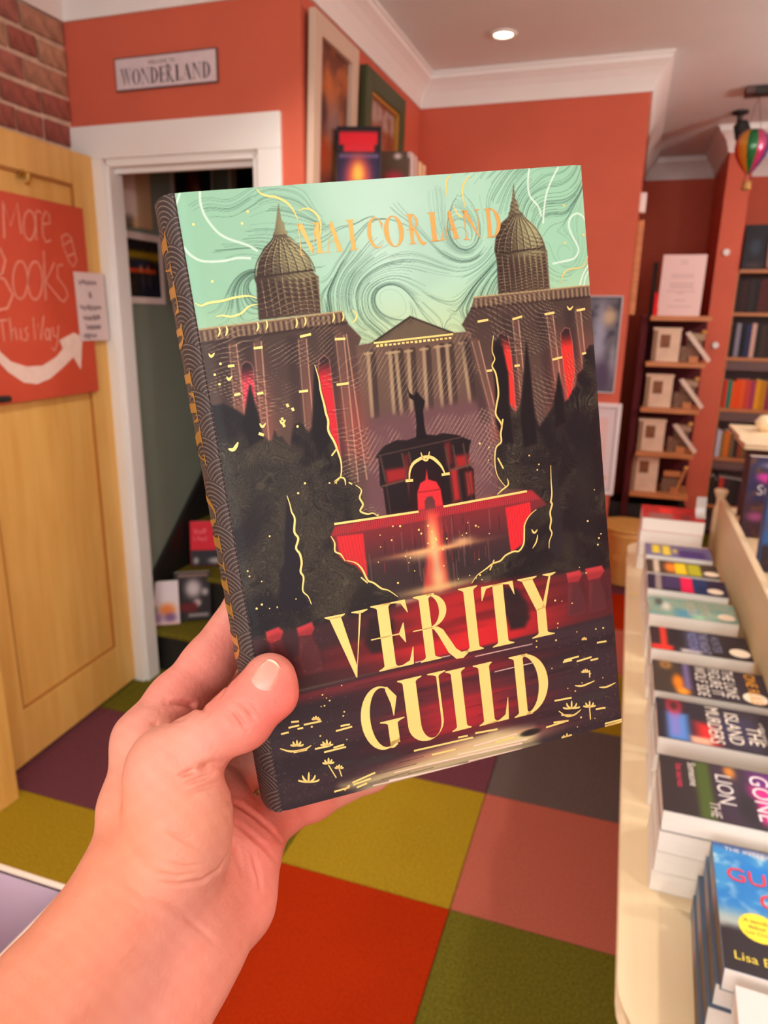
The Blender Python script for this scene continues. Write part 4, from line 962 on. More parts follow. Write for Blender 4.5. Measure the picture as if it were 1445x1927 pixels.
    # fine printed spatter of gold
    for k in range(420):
        if k % 2: x, y = 156 - abs(p.rng.normal()) * 16, 46 * p.rng.rand()
        else: x, y = abs(p.rng.normal()) * 18, 2 + 100 * p.rng.rand() ** 1.4
        p.stroke([(x, y), (x + .05, y)], .22, (200, 180, 130), .55, .16)
    for w, q in WHITE:
        p.stroke(smooth_curve(mm(q)), w * .085, (214, 240, 222) if q[0][1] > 500 else (240, 206, 190), .95, .18)
    # the print is inky in its darks
    lum = p.img.mean(-1, keepdims=True)
    p.img *= .80 + .20 * smoothstep(40, 150, lum)
    return p


book = empty('held_book', label='hardback novel with mint sky, palace domes and gold serif title, held upright', cat='book')
book.matrix_world = Matrix(BOOK_M)


def build_book():
    pc = paint_cover()
    ny, nx = pc.X.shape
    P = np.stack([pc.X / 1000 - BW / 2, pc.Y / 1000, np.zeros_like(pc.X)], -1)
    fx = np.clip((pc.X - 150) / 6, 0, 1)
    P[..., 2] -= 0.0010 * fx ** 2                      # jacket rolls a little over the fore edge
    P[..., 2] -= 0.0006 * np.clip((4 - pc.X) / 4, 0, 1) ** 2
    jac = vcol_mat('dust_jacket_print', rough=0.45, spec=0.22, bump=0.04, scale=2500)
    fc = grid_mesh('front_cover', P, pc.linear(), jac, book)
    fc['label'] = 'matt dust jacket front printed with domes, red arches and dark shrubs'
    # rounded spine
    arcn = 48
    ps = Paint(150, 780, 44, MM_H, base=(62, 51, 50), seed=3)
    R0 = 17.0
    val = np.zeros(ps.X.shape)
    for row in range(-2, int(MM_H / 8.5) + 5):
        for c_ in range(-3, 5):
            x0 = c_ * 24 + (12 if row % 2 else 0); y0 = MM_H + 10 - row * 8.5
            d = np.hypot((ps.X - x0) * .95, ps.Y - y0)
            val = np.where(d < R0, d, val)
    ring_ = np.abs((val / 1.7) % 1 - .5) * 2
    ps.put((slice(None), slice(None)), .75 * smoothstep(.30, .08, ring_), (156, 138, 124))
    nth = ps.X.shape[1]
    th = np.linspace(math.pi / 2, -math.pi / 2, nth)
    PS = np.zeros(ps.X.shape + (3,))
    PS[..., 0] = -BW / 2 - BULGE * np.cos(th)[None, :]
    PS[..., 1] = ps.Y / 1000
    PS[..., 2] = -BT / 2 + BT / 2 * np.sin(th)[None, :]
    PS[..., 2] -= 0.0006 * (np.sin(th)[None, :] > .999)
    sp = grid_mesh('spine', PS, ps.linear(), jac, book)
    sp['label'] = 'rounded dark brown spine with scalloped wave pattern'
    # back board, fore-edge fold and pages
    dark = mat('jacket_back', (60, 52, 54), 0.45)
    MB().box(-BW / 2, BW / 2, 0, BH, -BT, -BT + .0028, .0008).build('back_cover', dark, book)
    MB().box(-BW / 2, BW / 2 - .0006, .0003, BH - .0003, -.0034, -.0012).build('front_board', dark, book)
    pg = mat('page_edges', (232, 220, 196), 0.85, var=0.10, scale=6, stretch=(0, 0, 900))
    MB().box(-BW / 2 - .003, BW / 2 - .004, .004, BH - .004, -BT + .0028, -.0034).build('page_block', pg, book)
    # foil lettering and drawing, raised a hair above the jacket
    foil = mat('gold_foil', (250, 222, 132), 0.42, metal=0.25, var=0.04, scale=60)
    foil2 = mat('author_foil', (236, 190, 108), 0.34, metal=0.55, var=0.05, scale=40)
    Z = 0.00016

    def letters(items, name, m, z=Z):
        mb = MB()
        for ch, u0, u1, v0, v1 in items:
            for poly in glyph_faces(ch, u0 * BW / 1000 - BW / 2, u1 * BW / 1000 - BW / 2, v0 * BH / 1000, v1 * BH / 1000):
                mb.add([(a, b, z) for a, b in poly], [tuple(range(len(poly)))])
        return mb.build(name, m, fc, recalc=False)
    t1 = letters([('V', 185, 298, 209, 325), ('E', 306, 406, 210, 328), ('R', 421, 558, 209, 329), ('I', 546, 600, 209, 327), ('T', 607, 704, 207, 322), ('Y', 716, 829, 207, 322)], 'title_lettering', foil)
    t1['label'] = 'pale gold serif capitals VERITY'
    t2 = letters([('G', 239, 352, 68, 182), ('U', 350, 484, 65, 186), ('I', 484, 540, 67, 183), ('L', 563, 655, 65, 182), ('D', 668, 778, 64, 182)], 'title_lettering', foil)
    t2['label'] = 'pale gold serif capitals GUILD'
    t3 = letters([('M', 255, 317, 899, 944), ('A', 319, 362, 899, 944), ('I', 376, 396, 899, 944), ('C', 424, 464, 899, 944), ('O', 465, 514, 899, 944), ('R', 524, 568, 900, 945),
                  ('L', 578, 613, 901, 945), ('A', 612, 655, 902, 946), ('N', 663, 713, 899, 944), ('D', 724, 765, 899, 944)], 'author_lettering', foil2)
    t3['label'] = 'thin gold capitals MAI CORLAND'
    mb = MB()
    for w, q in GOLD:
        q = smooth_curve(q, 5)
        pts = [Vector((a * .001 * BW - BW / 2, b * .001 * BH, Z)) for a, b in q]
        r = w * .000045
        if len(pts) == 2 and (pts[1] - pts[0]).length < .0003:
            n = len(mb.v)
            mb.add([(pts[0].x + r * math.cos(k * math.pi / 4), pts[0].y + r * math.sin(k * math.pi / 4), Z) for k in range(8)], [tuple(range(8))])
            continue
        vs = []
        for i, c in enumerate(pts):
            t = (pts[min(i + 1, len(pts) - 1)] - pts[max(i - 1, 0)]).normalized()
            nn = Vector((-t.y, t.x, 0))
            k = r * (1.0 if len(pts) < 3 else .35 + .65 * min(1, 3.5 * min(i, len(pts) - 1 - i) / len(pts)))
            vs += [c + nn * k, c - nn * k]
        mb.add(vs, [(2 * i, 2 * i + 1, 2 * i + 3, 2 * i + 2) for i in range(len(pts) - 1)])
    fo = mb.build('foil_linework', foil, fc, recalc=False)
    fo['kind'] = 'stuff'
    fo['label'] = 'gold foil outlines, dots, birds and water lilies on the jacket'
    # spine title: letters wrap round the spine, tops towards the front cover
    mb = MB()
    word = [('V', 0.9541, 0.8863), ('E', 0.8832, 0.8332), ('R', 0.8207, 0.7633), ('I', 0.7522, 0.7249), ('T', 0.7177, 0.6697), ('Y', 0.664, 0.6002), ('G', 0.5546, 0.4946), ('U', 0.4894, 0.4246), ('I', 0.4175, 0.3863), ('L', 0.3755, 0.3248), ('D', 0.3193, 0.2603)]
    for ch, va, vb in word:
        for poly in glyph_faces(ch, 0, 1, 0, 1):
            vs = []
            for a, b in poly:
                t = math.radians(-70 + 116 * b)
                vs.append((-BW / 2 - (BULGE + .0001) * math.cos(t), BH * (va + (vb - va) * a), -BT / 2 + (BT / 2 + .0001) * math.sin(t)))
            mb.add(vs, [tuple(range(len(vs)))])
    bm = bmesh.new()
    me0 = bpy.data.meshes.new('tmp'); me0.from_pydata(mb.v, [], mb.f); bm.from_mesh(me0)
    bmesh.ops.triangulate(bm, faces=bm.faces)
    for k in range(3):
        long_ = [e for e in bm.edges if e.calc_length() > .003]
        if long_: bmesh.ops.subdivide_edges(bm, edges=long_, cuts=1); bmesh.ops.triangulate(bm, faces=bm.faces)
    for v_ in bm.verts:                                 # pull subdivided points back out on to the curve
        sn = max(-1, min(1, (v_.co.z + BT / 2) / (BT / 2 + .0001)))
        v_.co.x = -BW / 2 - (BULGE + .00022) * math.sqrt(1 - sn * sn)
    me0.clear_geometry(); bm.to_mesh(me0); bm.free()
    me0.materials.append(mat('spine_foil', (206, 154, 74), 0.32, metal=0.6))
    so = bpy.data.objects.new('spine_lettering', me0); COL.objects.link(so); so.parent = sp
    so['label'] = 'gold capitals VERITY GUILD running down the spine'


build_book()

# ------------------------------------------------------------------ the room
CEIL, CORN = 2.57, 2.44
terracotta = mat('terracotta_paint', (204, 96, 70), 0.75, var=0.04, scale=5, bump=0.06)
white_paint = mat('white_paint', (234, 234, 230), 0.5, var=0.02, scale=4)
ceil_paint = mat('ceiling_paint', (226, 236, 236), 0.8, var=0.02, scale=3)
teal_paint = mat('teal_paint', (132, 146, 132), 0.8, var=0.04, scale=4)
plaster = mat('mortar', (220, 196, 172), 0.9, var=0.15, scale=40, bump=0.4)
wood = mat('honey_wood', (234, 190, 106), 0.45, col2=(222, 172, 86), scale=5, stretch=(6, 6, .6), detail=5, coat=.15)
wood_dark = mat('honey_wood_groove', (176, 118, 54), 0.5)
shelf_wood = mat('shelf_wood', (206, 138, 82), 0.5, col2=(184, 116, 64), scale=8, stretch=(1, 8, 8))
cream_wood = mat('cream_laminate', (242, 220, 182), 0.4, col2=(236, 211, 168), scale=4, stretch=(8, .6, 8))
black_paint = mat('black_paint', (30, 27, 25), 0.55)


def structure(o, label=None):
    o['kind'] = 'structure'
    if label: o['label'] = label
    return o


# floor: screed with loose-laid carpet tiles, 50 cm
fl = structure(MB().box(-2.6, 2.3, -2.7, 5.7, -.06, -.008).build('floor', mat('screed', (70, 62, 56), .9)), 'shop floor laid with square carpet tiles in mixed colours')
TILE_COL = {'G': ((118, 110, 34), (78, 74, 22)), 'R': ((178, 50, 10), (150, 36, 8)), 'Y': ((176, 146, 36), (140, 112, 22)), 'B': ((190, 100, 76), (160, 88, 78)),
            'S': ((112, 96, 90), (82, 72, 70)), 'P': ((118, 66, 74), (92, 50, 58))}
tile_mesh = {}
for k, (c1, c2) in TILE_COL.items():
    o = MB().box(-.2488, .2488, -.2488, .2488, -.007, 0, .0012).build('carpet_tile', mat('carpet_' + k, c1, .95, col2=c2, scale=170, bump=.8, spec=.04, detail=3))
    tile_mesh[k] = o.data
    bpy.data.objects.remove(o)
KNOWN = {(-4, 4): 'G', (-4, 3): 'P', (-4, 2): 'Y', (0, 2): 'G', (-1, 2): 'R', (-2, 2): 'S', (-3, 2): 'Y', (0, 3): 'B', (-1, 3): 'Y', (-2, 3): 'G', (-3, 3): 'P', (0, 4): 'S', (-1, 4): 'P', (-2, 4): 'R', (-3, 4): 'G',
         (0, 5): 'Y', (0, 6): 'B', (0, 7): 'R', (0, 8): 'P', (-3, 1): 'R', (-2, 1): 'P'}
trng = random.Random(11)
for i in range(-4, 5):
    for j in range(-5, 11):
        cx_, cy_ = -0.05 + .5 * i, .25 + .5 * j
        if cx_ < -1.95 and cy_ > 2.4: continue
        k = KNOWN.get((i, j)) or trng.choice('GRYBSP')
        o = bpy.data.objects.new('carpet_tile', tile_mesh[k])
        COL.objects.link(o); o.location = (cx_, cy_, 0); o.parent = fl

# ceiling
structure(MB().box(-2.3, 2.4, -2.7, 5.8, CEIL, CEIL + .08).build('ceiling', ceil_paint), 'plain pinkish white ceiling with recessed downlights')

# walls: solid boxes behind the wall faces
structure(MB().box(-2.3, -1.93, -2.7, 2.40, -.05, CEIL).build('wall_left', plaster), 'wall of reddish bricks with pale mortar')
wl = bpy.data.objects['wall_left']
brick_cols = [(178, 104, 88), (150, 76, 70), (196, 146, 118), (136, 70, 66), (206, 160, 128), (166, 90, 78), (190, 120, 104)]
bmesh_ = []
for i, c in enumerate(brick_cols):
    o = MB().box(0, .010, -.1075, .1075, -.0325, .0325, .003).build('brick', mat('brick_clay_%d' % i, c, .85, col2=tuple(int(v * .72) for v in c), scale=22, bump=.9, detail=6))
    bmesh_.append(o.data); bpy.data.objects.remove(o)
brng = random.Random(5)
for r in range(12):
    z = 2.40 - r * .078
    y = 2.236
    while y > .05:
        L = brng.choice((.215, .105, .160, .13)) if y < 2.2 else brng.choice((.06, .12, .18))
        o = bpy.data.objects.new('brick', brng.choice(bmesh_)); COL.objects.link(o); o.parent = wl
        o.location = (-1.93 + brng.uniform(-.003, .002), y - L / 2, z + brng.uniform(-.003, .003)); o.rotation_euler = (brng.uniform(-.02, .02), 0, 0)
        o.scale = (1, L / .215, brng.uniform(.92, 1.0))
        y -= L + .012

WD0, WD1 = 2.243, 2.300      # doorway wall front / back
OL, OR, OT = -1.793, -1.205, 2.00
mb = MB()
mb.box(-2.3, OL, WD0, WD1, -.05, CEIL).box(OR, -1.043, WD0, WD1, -.05, CEIL).box(OL, OR, WD0, WD1, OT, CEIL)
structure(mb.build('wall_doorway', terracotta), 'terracotta painted wall around the doorway')
structure(MB().box(-1.20, -1.043, WD1, 3.70, -.05, CEIL).build('wall_side', terracotta), 'terracotta wall hung with two framed pictures')
structure(MB().box(-1.20, -.025, 3.545, 3.70, -.05, CEIL).build('wall_middle', terracotta), 'terracotta wall facing the shop with a white cornice')
structure(MB().box(-.20, -.025, 3.70, 5.75, -.05, CEIL).build('wall_recess', terracotta), 'terracotta side wall of the recess')
structure(MB().box(-.20, .45, 5.63, 5.78, -.05, CEIL).build('wall_recess_back', terracotta), 'dark terracotta wall at the back of the recess')
structure(MB().box(.432, .560, 4.84, 5.75, -.05, CEIL).build('wall_pillar', terracotta), 'bright terracotta pillar beside the bookcase')
structure(MB().box(.52, 2.35, 5.63, 5.78, -.05, CEIL).build('wall_back', terracotta), 'terracotta wall behind the bookcase')
structure(MB().box(2.2, 2.35, -2.7, 5.7, -.05, CEIL).build('wall_right', terracotta), 'terracotta wall along the shop')

# cornice swept along the tops of the walls with mitred corners
PATH = [(-1.922, -2.7), (-1.922, 2.243), (-1.043, 2.243), (-1.043, 3.545), (-.025, 3.545), (-.025, 5.63), (.432, 5.63), (.432, 4.84), (.560, 4.84), (.560, 5.63), (2.2, 5.63), (2.2, -2.7)]
PROF = [(0, CORN), (.010, CORN), (.012, CORN + .012), (.018, CORN + .03), (.03, CORN + .058), (.048, CORN + .082), (.066, CORN + .098), (.072, CORN + .102), (.074, CORN + .118), (.082, CORN + .120), (.082, CEIL)]


def cornice(i0, i1, name):
    vs, fs = [], []
    n = len(PATH)
    def nrm(a, b):
        dx, dy = b[0] - a[0], b[1] - a[1]
        L = math.hypot(dx, dy)
        return Vector((dy / L, -dx / L))
    for i in range(i0, i1 + 1):
        p = Vector(PATH[i])
        n1 = nrm(PATH[i - 1], PATH[i]) if i > 0 else nrm(PATH[i], PATH[i + 1])
        n2 = nrm(PATH[i], PATH[i + 1]) if i < n - 1 else n1
        m = n1 + n2
        m = m / max(.2, m.dot(n1))
        for d, z in PROF:
            vs.append((p.x + m.x * d, p.y + m.y * d, z))
    k = len(PROF)
    for i in range(i1 - i0):
        for j in range(k - 1):
            fs.append((i * k + j, i * k + j + 1, (i + 1) * k + j + 1, (i + 1) * k + j))
    return MB().add(vs, fs).build(name, white_paint)


structure(cornice(0, 3, 'trim_1'), 'white cornice round the doorway end of the room')
structure(cornice(3, 5, 'trim_2'), 'white cornice above the middle wall')
structure(cornice(5, 6, 'trim_3'), 'white cornice at the back of the recess')
structure(cornice(6, 11, 'trim_4'), 'white cornice round the pillar and back wall')

# door casing
tr = empty('trim_5', (OL, WD0, 0), kind='structure', label='white painted door casing')
def cas(name, *b):
    o = MB().box(*b, .003).build(name, white_paint, tr); o.matrix_parent_inverse = Matrix.Translation((-OL, -WD0, 0)); return o
cas('casing_head', -1.928, -1.112, WD0 - .018, WD0, 2.012, 2.118)
cas('casing_stile', OR + .010, -1.112, WD0 - .018, WD0, 0, 2.012)
cas('casing_stile', -1.900, OL - .005, WD0 - .018, WD0, 0, 2.012)
cas('jamb', OL - .005, OL + .012, WD0 - .006, WD1 + .01, 0, 2.000)
cas('jamb', OR - .012, OR + .010, WD0 - .006, WD1 + .01, 0, 2.000)
cas('jamb_head', OL, OR, WD0 - .006, WD1 + .01, 1.988, 2.012)
cas('stop', OL + .01, OR - .01, WD0 + .03, WD0 + .05, 1.972, 1.990)

# the wooden door, folded back against the brick wall; local x = along the leaf, y = out of its face
DOOR_A = math.atan2(-.6563, .0337)
door = empty('door_1', (-1.840, 2.232, 0), (0, 0, DOOR_A), kind='structure', label='open honey coloured wooden door with one tall recessed panel')
# face looks towards +x of the room = local +y
def dpart(name, mb, m, par=None):
    return mb.build(name, m, par or door)
DW, DT = .705, .04
dpart('stile', MB().box(.006, .110, -DT, 0, .012, 2.02, .002), wood)
dpart('stile', MB().box(.612, DW, -DT, 0, .012, 2.02, .002), wood)
dpart('rail', MB().box(.110, .612, -DT, 0, 1.916, 2.02, .002), wood)
dpart('rail', MB().box(.110, .612, -DT, 0, .012, .202, .002), wood)
dpart('panel', MB().box(.108, .614, -DT + .008, -.012, .20, 1.918), wood)
for b in ((.110, .119, .202, 1.916), (.603, .612, .202, 1.916), (.119, .603, .202, .211), (.119, .603, 1.907, 1.916)):
    dpart('moulding', MB().box(b[0], b[1], -.0125, -.003, b[2], b[3], .002), wood_dark)
for z in (.25, 1.0, 1.78):
    dpart('hinge', MB().lathe([(.007, z), (.007, z + .09)], 10, (0, .004, 0)), mat('steel', (170, 168, 160), .35, metal=.9))
h = dpart('handle', MB().lathe([(.024, -.002), (.024, .006), (.010, .010), (.010, .045)], 16, (.655, 0, 1.245), 'y').tube([(.655, .045, 1.245), (.615, .050, 1.245), (.575, .048, 1.243), (.556, .046, 1.242)], [.010, .010, .011, .010], 10), black_paint)

# stairwell beyond the doorway
structure(MB().box(-1.97, -1.85, WD1, 6.1, -.05, 3.2).build('wall_stairwell', teal_paint), 'grey green stairwell wall')
structure(MB().box(-1.20, -1.10, 3.70, 6.1, -.05, 3.2).build('wall_stairwell_right', teal_paint), 'grey green wall on the far side of the stairs')
structure(MB().box(-1.97, -1.10, 6.1, 6.2, -.05, 3.2).build('wall_stairwell_back', teal_paint), 'grey green wall at the head of the stairs')
structure(MB().box(-1.97, -1.10, WD1, 6.2, 3.2, 3.28).build('ceiling_stairwell', ceil_paint), 'ceiling over the stairs')
structure(MB().box(-1.19, -1.185, WD1, 3.70, 0, CEIL).build('trim_6', teal_paint), 'painted lining of the stairwell')
st = empty('staircase', (-1.52, 2.30, 0), kind='structure', label='steep stairs with olive carpeted treads and black risers')
olive = mat('olive_carpet', (116, 106, 34), .95, col2=(92, 84, 24), scale=120, bump=.6, spec=.1)
inv = Matrix.Translation((1.52, -2.30, 0))
for k in range(9):
    y0 = 2.345 + .205 * k; z = .19 * (k + 1)
    o = MB().box(-1.85, -1.20, y0, y0 + .205 + .02, z - .19, z - .02).build('riser', black_paint, st); o.matrix_parent_inverse = inv
    o = MB().box(-1.85, -1.20, y0 - .025, y0 + .21, z - .022, z, .006).build('tread', olive, st); o.matrix_parent_inverse = inv
o = MB().prism([(2.32, .36), (4.30, 2.08), (4.30, .9), (2.50, -.0), (2.32, -.0)], -1.85, -1.832, 'x').build('stringer', black_paint, st); o.matrix_parent_inverse = inv

# ------------------------------------------------------------------ shared builders for printed things
def text_mesh(s, size, m, parent=None, name='lettering', mat4=None, shear=0.0, spacing=1.0, align='LEFT', xs=1.0):
    cu = bpy.data.curves.new('txt', 'FONT')
    cu.body = s; cu.size = size; cu.shear = shear; cu.space_character = spacing; cu.align_x = align
    cu.resolution_u = 3
    t = bpy.data.objects.new('txt', cu); COL.objects.link(t)
    bpy.context.view_layer.update()
    dg = bpy.context.evaluated_depsgraph_get()
    me = bpy.data.meshes.new_from_object(t.evaluated_get(dg))
    bpy.data.objects.remove(t)
    me.name = name
    me.materials.clear(); me.materials.append(m)
    o = bpy.data.objects.new(name, me); COL.objects.link(o)
    if parent: o.parent = parent
    M = mat4 or Matrix()
    me.transform(M @ Matrix.Diagonal((xs, 1, 1, 1)))
    return o


def print_sheet(name, w, h, paint, parent, mat4, nx=40, ny=56, rough=.4, base=(90, 90, 90), seed=1, m=None):
    """a printed face w x h metres in its own plane (x right, y up), placed with mat4"""
    p = Paint(nx, ny, w * 1000, h * 1000, base=base, seed=seed)
    p.n1 = p.fbm(max(w, h) * 250, 3); p.n2 = p.fbm(max(w, h) * 90, 3)
    paint(p, w * 1000, h * 1000)
    P = np.stack([p.X / 1000, p.Y / 1000, np.zeros_like(p.X)], -1)
    o = grid_mesh(name, P, p.linear(), m or vcol_mat('gloss_print', rough=.5, spec=.25), parent, smooth=False)
    o.data.transform(mat4)
    return o


def rects(*items):
    """painter from (x0,x1,y0,y1,col[,soft]) fractions and ('o',cx,cy,rx,ry,col,a) blobs"""
    def f(p, w, h):
        for it in items:
            if it[0] == 'o':
                _, a, b, rx, ry, c, al = it
                p.blob(a * w, b * h, rx * w, ry * h, c, al, 1.6)
            elif it[0] == 'n':
                _, c, al, lo = it
                p.put((slice(None), slice(None)), al * smoothstep(lo, lo + .2, p.n2), c)
            elif it[0] == 's':
                _, pts, wd, c, al = it
                p.stroke([(a * w, b * h) for a, b in pts], wd * w, c, al, w * .012)
            else:
                a0, a1, b0, b1, c = it[:5]
                p.fill([(a0 * w, b0 * h), (a1 * w, b0 * h), (a1 * w, b1 * h), (a0 * w, b1 * h)], c, it[6] if len(it) > 6 else 1, it[5] * w if len(it) > 5 else w * .01)
    return f


page_white = mat('paper_pages', (250, 243, 234), .85, var=.05, scale=3, stretch=(1, 1, 700))
BOOK_CACHE = {}


def paperback(label, w, h, t, cover, paint=None, base=None, text=(), loc=(0, 0, 0), rot=(0, 0, 0), group=None, cat='book', seed=1, spine=None, nx=30, ny=44, plain=False, sticker=None, name='paperback'):
    """local frame: spine along y at x=0, front cover up at z=t, book top towards +y"""
    e = empty(name, loc, rot, label, cat, group)
    key = (round(w, 4), round(h, 4), round(t, 4), cover)
    if key not in BOOK_CACHE:
        cm = mat('cover_%d_%d_%d' % cover, cover, .6, spec=.3)
        c = .0006
        a = MB().box(0, w, 0, h, t - c, t).box(0, w, 0, h, 0, c).box(-c, c, 0, h, 0, t).build('cover', cm)
        b = MB().box(.001, w - .0012, .0012, h - .0012, c, t - c).build('page_block', page_white)
        BOOK_CACHE[key] = (a.data, b.data)
        bpy.data.objects.remove(a); bpy.data.objects.remove(b)
    for nm, d in zip(('cover', 'page_block'), BOOK_CACHE[key]):
        o = bpy.data.objects.new(nm, d); COL.objects.link(o); o.parent = e
    if plain: return e
    face = e
    if paint:
        face = print_sheet('front_print', w - .0004, h - .0004, paint, e, Matrix.Translation((.0002, .0002, t + .0002)), nx, ny, base=base or cover, seed=seed)
    if spine:
        print_sheet('spine_print', h - .0004, t - .0004, spine, e, Matrix.Translation((-.0008, h - .0002, .0002)) @ Matrix(((0, 0, -1, 0), (-1, 0, 0, 0), (0, 1, 0, 0), (0, 0, 0, 1))), 40, 10, base=cover, seed=seed)
    for s, x, y, size, col, rz, *rest in text:
        text_mesh(s, size, mat('ink_%d_%d_%d' % col, col, .45), face, 'lettering', Matrix.Translation((x, y, t + .0011)) @ Matrix.Rotation(rz, 4, 'Z'), xs=rest[0] if rest else 1.0)
    if sticker:
        sx, sy, r, col = sticker
        MB().lathe([(r * .98, 0), (r, .0002), (r, .0005)], 20, (sx, sy, t + .0003)).build('sticker', mat('sticker_%d_%d_%d' % col, col, .5), face)
    return e


# ------------------------------------------------------------------ things on the door and doorway wall
RZ = Matrix.Rotation
chalk = mat('chalk_paint', (226, 150, 128), .8, var=.1, scale=60)
white_arrow = mat('white_chalk', (238, 214, 200), .7, var=.05, scale=30)
sg = empty('door_sign', (0, 0, 0), label='red board lettered More Books This Way hanging on the wooden door', cat='sign')
sg.matrix_world = Matrix.Translation((-1.840, 2.232, 0)) @ RZ(DOOR_A, 4, 'Z')
MB().box(.092, .600, .004, .012, 1.222, 1.842, .002).build('board', mat('sign_red', (206, 80, 52), .6, var=.05, scale=6), sg)
mb = MB()
DOOR_STROKES = [(0.008,[(0.4631,1.7093),(0.4521,1.8138),(0.432,1.747),(0.3953,1.8161),(0.392,1.7288)]),(0.006,[(0.3289,1.7606),(0.3335,1.7433),(0.3413,1.7282),(0.3511,1.7177),(0.3613,1.7134),(0.3703,1.7158),(0.3768,1.7245),(0.3799,1.7382),(0.3791,1.7547),(0.3746,1.7716),(0.367,1.7864),(0.3574,1.797),(0.3473,1.8016),(0.3382,1.7995),(0.3314,1.791),(0.3282,1.7774),(0.3289,1.7606)]),(0.006,[(0.3312,1.7164),(0.3206,1.799),(0.3078,1.8069),(0.2951,1.7992)]),(0.006,[(0.2953,1.7677),(0.2608,1.7749),(0.2617,1.8004),(0.2749,1.8082),(0.2923,1.787),(0.2998,1.7386),(0.2894,1.7141),(0.2639,1.7231)]),(0.008,[(0.5399,1.5139),(0.5178,1.6715),(0.4847,1.6774),(0.4693,1.6457),(0.4881,1.6067),(0.5221,1.5972),(0.4823,1.5918),(0.4559,1.5468),(0.4835,1.5073),(0.5384,1.4988)]),(0.006,[(0.3869,1.5936),(0.3928,1.5715),(0.4026,1.5526),(0.4148,1.5398),(0.4274,1.5351),(0.4385,1.5391),(0.4464,1.5511),(0.45,1.5691),(0.4488,1.5905),(0.443,1.6121),(0.4335,1.6307),(0.4217,1.6435),(0.4092,1.6487),(0.398,1.6452),(0.3898,1.6336),(0.3859,1.6155),(0.3869,1.5936)]),(0.006,[(0.322,1.5953),(0.328,1.5726),(0.3382,1.5531),(0.3509,1.54),(0.3642,1.5352),(0.3759,1.5393),(0.3843,1.5516),(0.3883,1.5701),(0.3872,1.592),(0.3813,1.6142),(0.3714,1.6333),(0.359,1.6465),(0.3459,1.6518),(0.3341,1.6483),(0.3253,1.6364),(0.321,1.6178),(0.322,1.5953)]),(0.006,[(0.317,1.5348),(0.303,1.6872)]),(0.006,[(0.2596,1.6548),(0.3081,1.5928),(0.2517,1.5416)]),(0.006,[(0.22,1.651),(0.246,1.6459),(0.2516,1.6089),(0.2204,1.5801),(0.2088,1.5531),(0.2327,1.5318),(0.2568,1.5414)]),(0.006,[(0.5351,1.4698),(0.4891,1.4729)]),(0.006,[(0.5123,1.4714),(0.5119,1.4105)]),(0.006,[(0.4796,1.4792),(0.4823,1.4098),(0.4772,1.4414),(0.4628,1.4508),(0.4602,1.4124)]),(0.006,[(0.4414,1.4474),(0.4426,1.412)]),(0.006,[(0.4096,1.4503),(0.4242,1.444),(0.4132,1.4276),(0.4203,1.4114),(0.4338,1.4118)]),(0.006,[(0.3819,1.4812),(0.3837,1.4105),(0.3614,1.4632),(0.3579,1.4099),(0.3341,1.4864)]),(0.006,[(0.3164,1.4276),(0.3182,1.4211),(0.3211,1.4157),(0.3249,1.4121),(0.3288,1.4109),(0.3323,1.4122),(0.3349,1.416),(0.3361,1.4215),(0.3359,1.4279),(0.3342,1.4343),(0.3312,1.4397),(0.3275,1.4433),(0.3236,1.4446),(0.3201,1.4433),(0.3175,1.4396),(0.3162,1.434),(0.3164,1.4276)]),(0.006,[(0.3111,1.4461),(0.3149,1.4054)]),(0.006,[(0.298,1.4511),(0.2975,1.4221),(0.283,1.4184)]),(0.006,[(0.2697,1.456),(0.2833,1.3994),(0.2998,1.374),(0.3131,1.3848)]),(0.006,[(0.2109,1.7118),(0.2118,1.7398),(0.1846,1.7509),(0.1655,1.7396),(0.1492,1.6697),(0.1685,1.6478),(0.1872,1.6635),(0.2109,1.7118),(0.1665,1.7328)]),(0.006,[(0.1899,1.6802),(0.1511,1.6935)])]
DOOR_ARROW = [(0.5483,1.4146),(0.5336,1.3799),(0.4964,1.3496),(0.4333,1.3298),(0.3632,1.329),(0.2979,1.3531),(0.2607,1.3795),(0.2719,1.4078),(0.2003,1.4309),(0.156,1.4158),(0.1806,1.3038),(0.2124,1.3492),(0.2701,1.3166),(0.3332,1.2857),(0.396,1.2717),(0.4523,1.2813),(0.5121,1.3184),(0.5655,1.3718)]

for w, pts in DOOR_STROKES:
    vs = []
    pv = [Vector(q) for q in pts]
    for i, c in enumerate(pv):
        tt = (pv[min(i + 1, len(pv) - 1)] - pv[max(i - 1, 0)])
        tt = tt.normalized() if tt.length > 1e-6 else Vector((1, 0))
        nn = Vector((-tt.y, tt.x)) * w / 2
        vs += [(c.x + nn.x, .0124, c.y + nn.y), (c.x - nn.x, .0124, c.y - nn.y)]
    mb.add(vs, [(2 * i, 2 * i + 1, 2 * i + 3, 2 * i + 2) for i in range(len(pv) - 1)])
o = mb.build('lettering', chalk, sg, recalc=False); o['label'] = 'thin chalky hand lettering'
o = MB().add([(a, .0126, b) for a, b in DOOR_ARROW], [tuple(range(len(DOOR_ARROW)))]).build('arrow', white_arrow, sg, recalc=False)
o['label'] = 'white curved arrow'
o = MB().tube([(.346, .002, 1.91), (.346, .022, 1.905), (.346, .026, 1.888), (.346, .016, 1.874), (.346, .008, 1.880)], .0045, 8).lathe([(.014, .0), (.014, .004)], 14, (.346, .0, 1.905), 'y').build('brass_hook', mat('brass', (216, 176, 92), .25, metal=1.0), None)
o.matrix_world = sg.matrix_world.copy(); tag(o, 'small brass coat hook at the top of the door panel', 'hook')

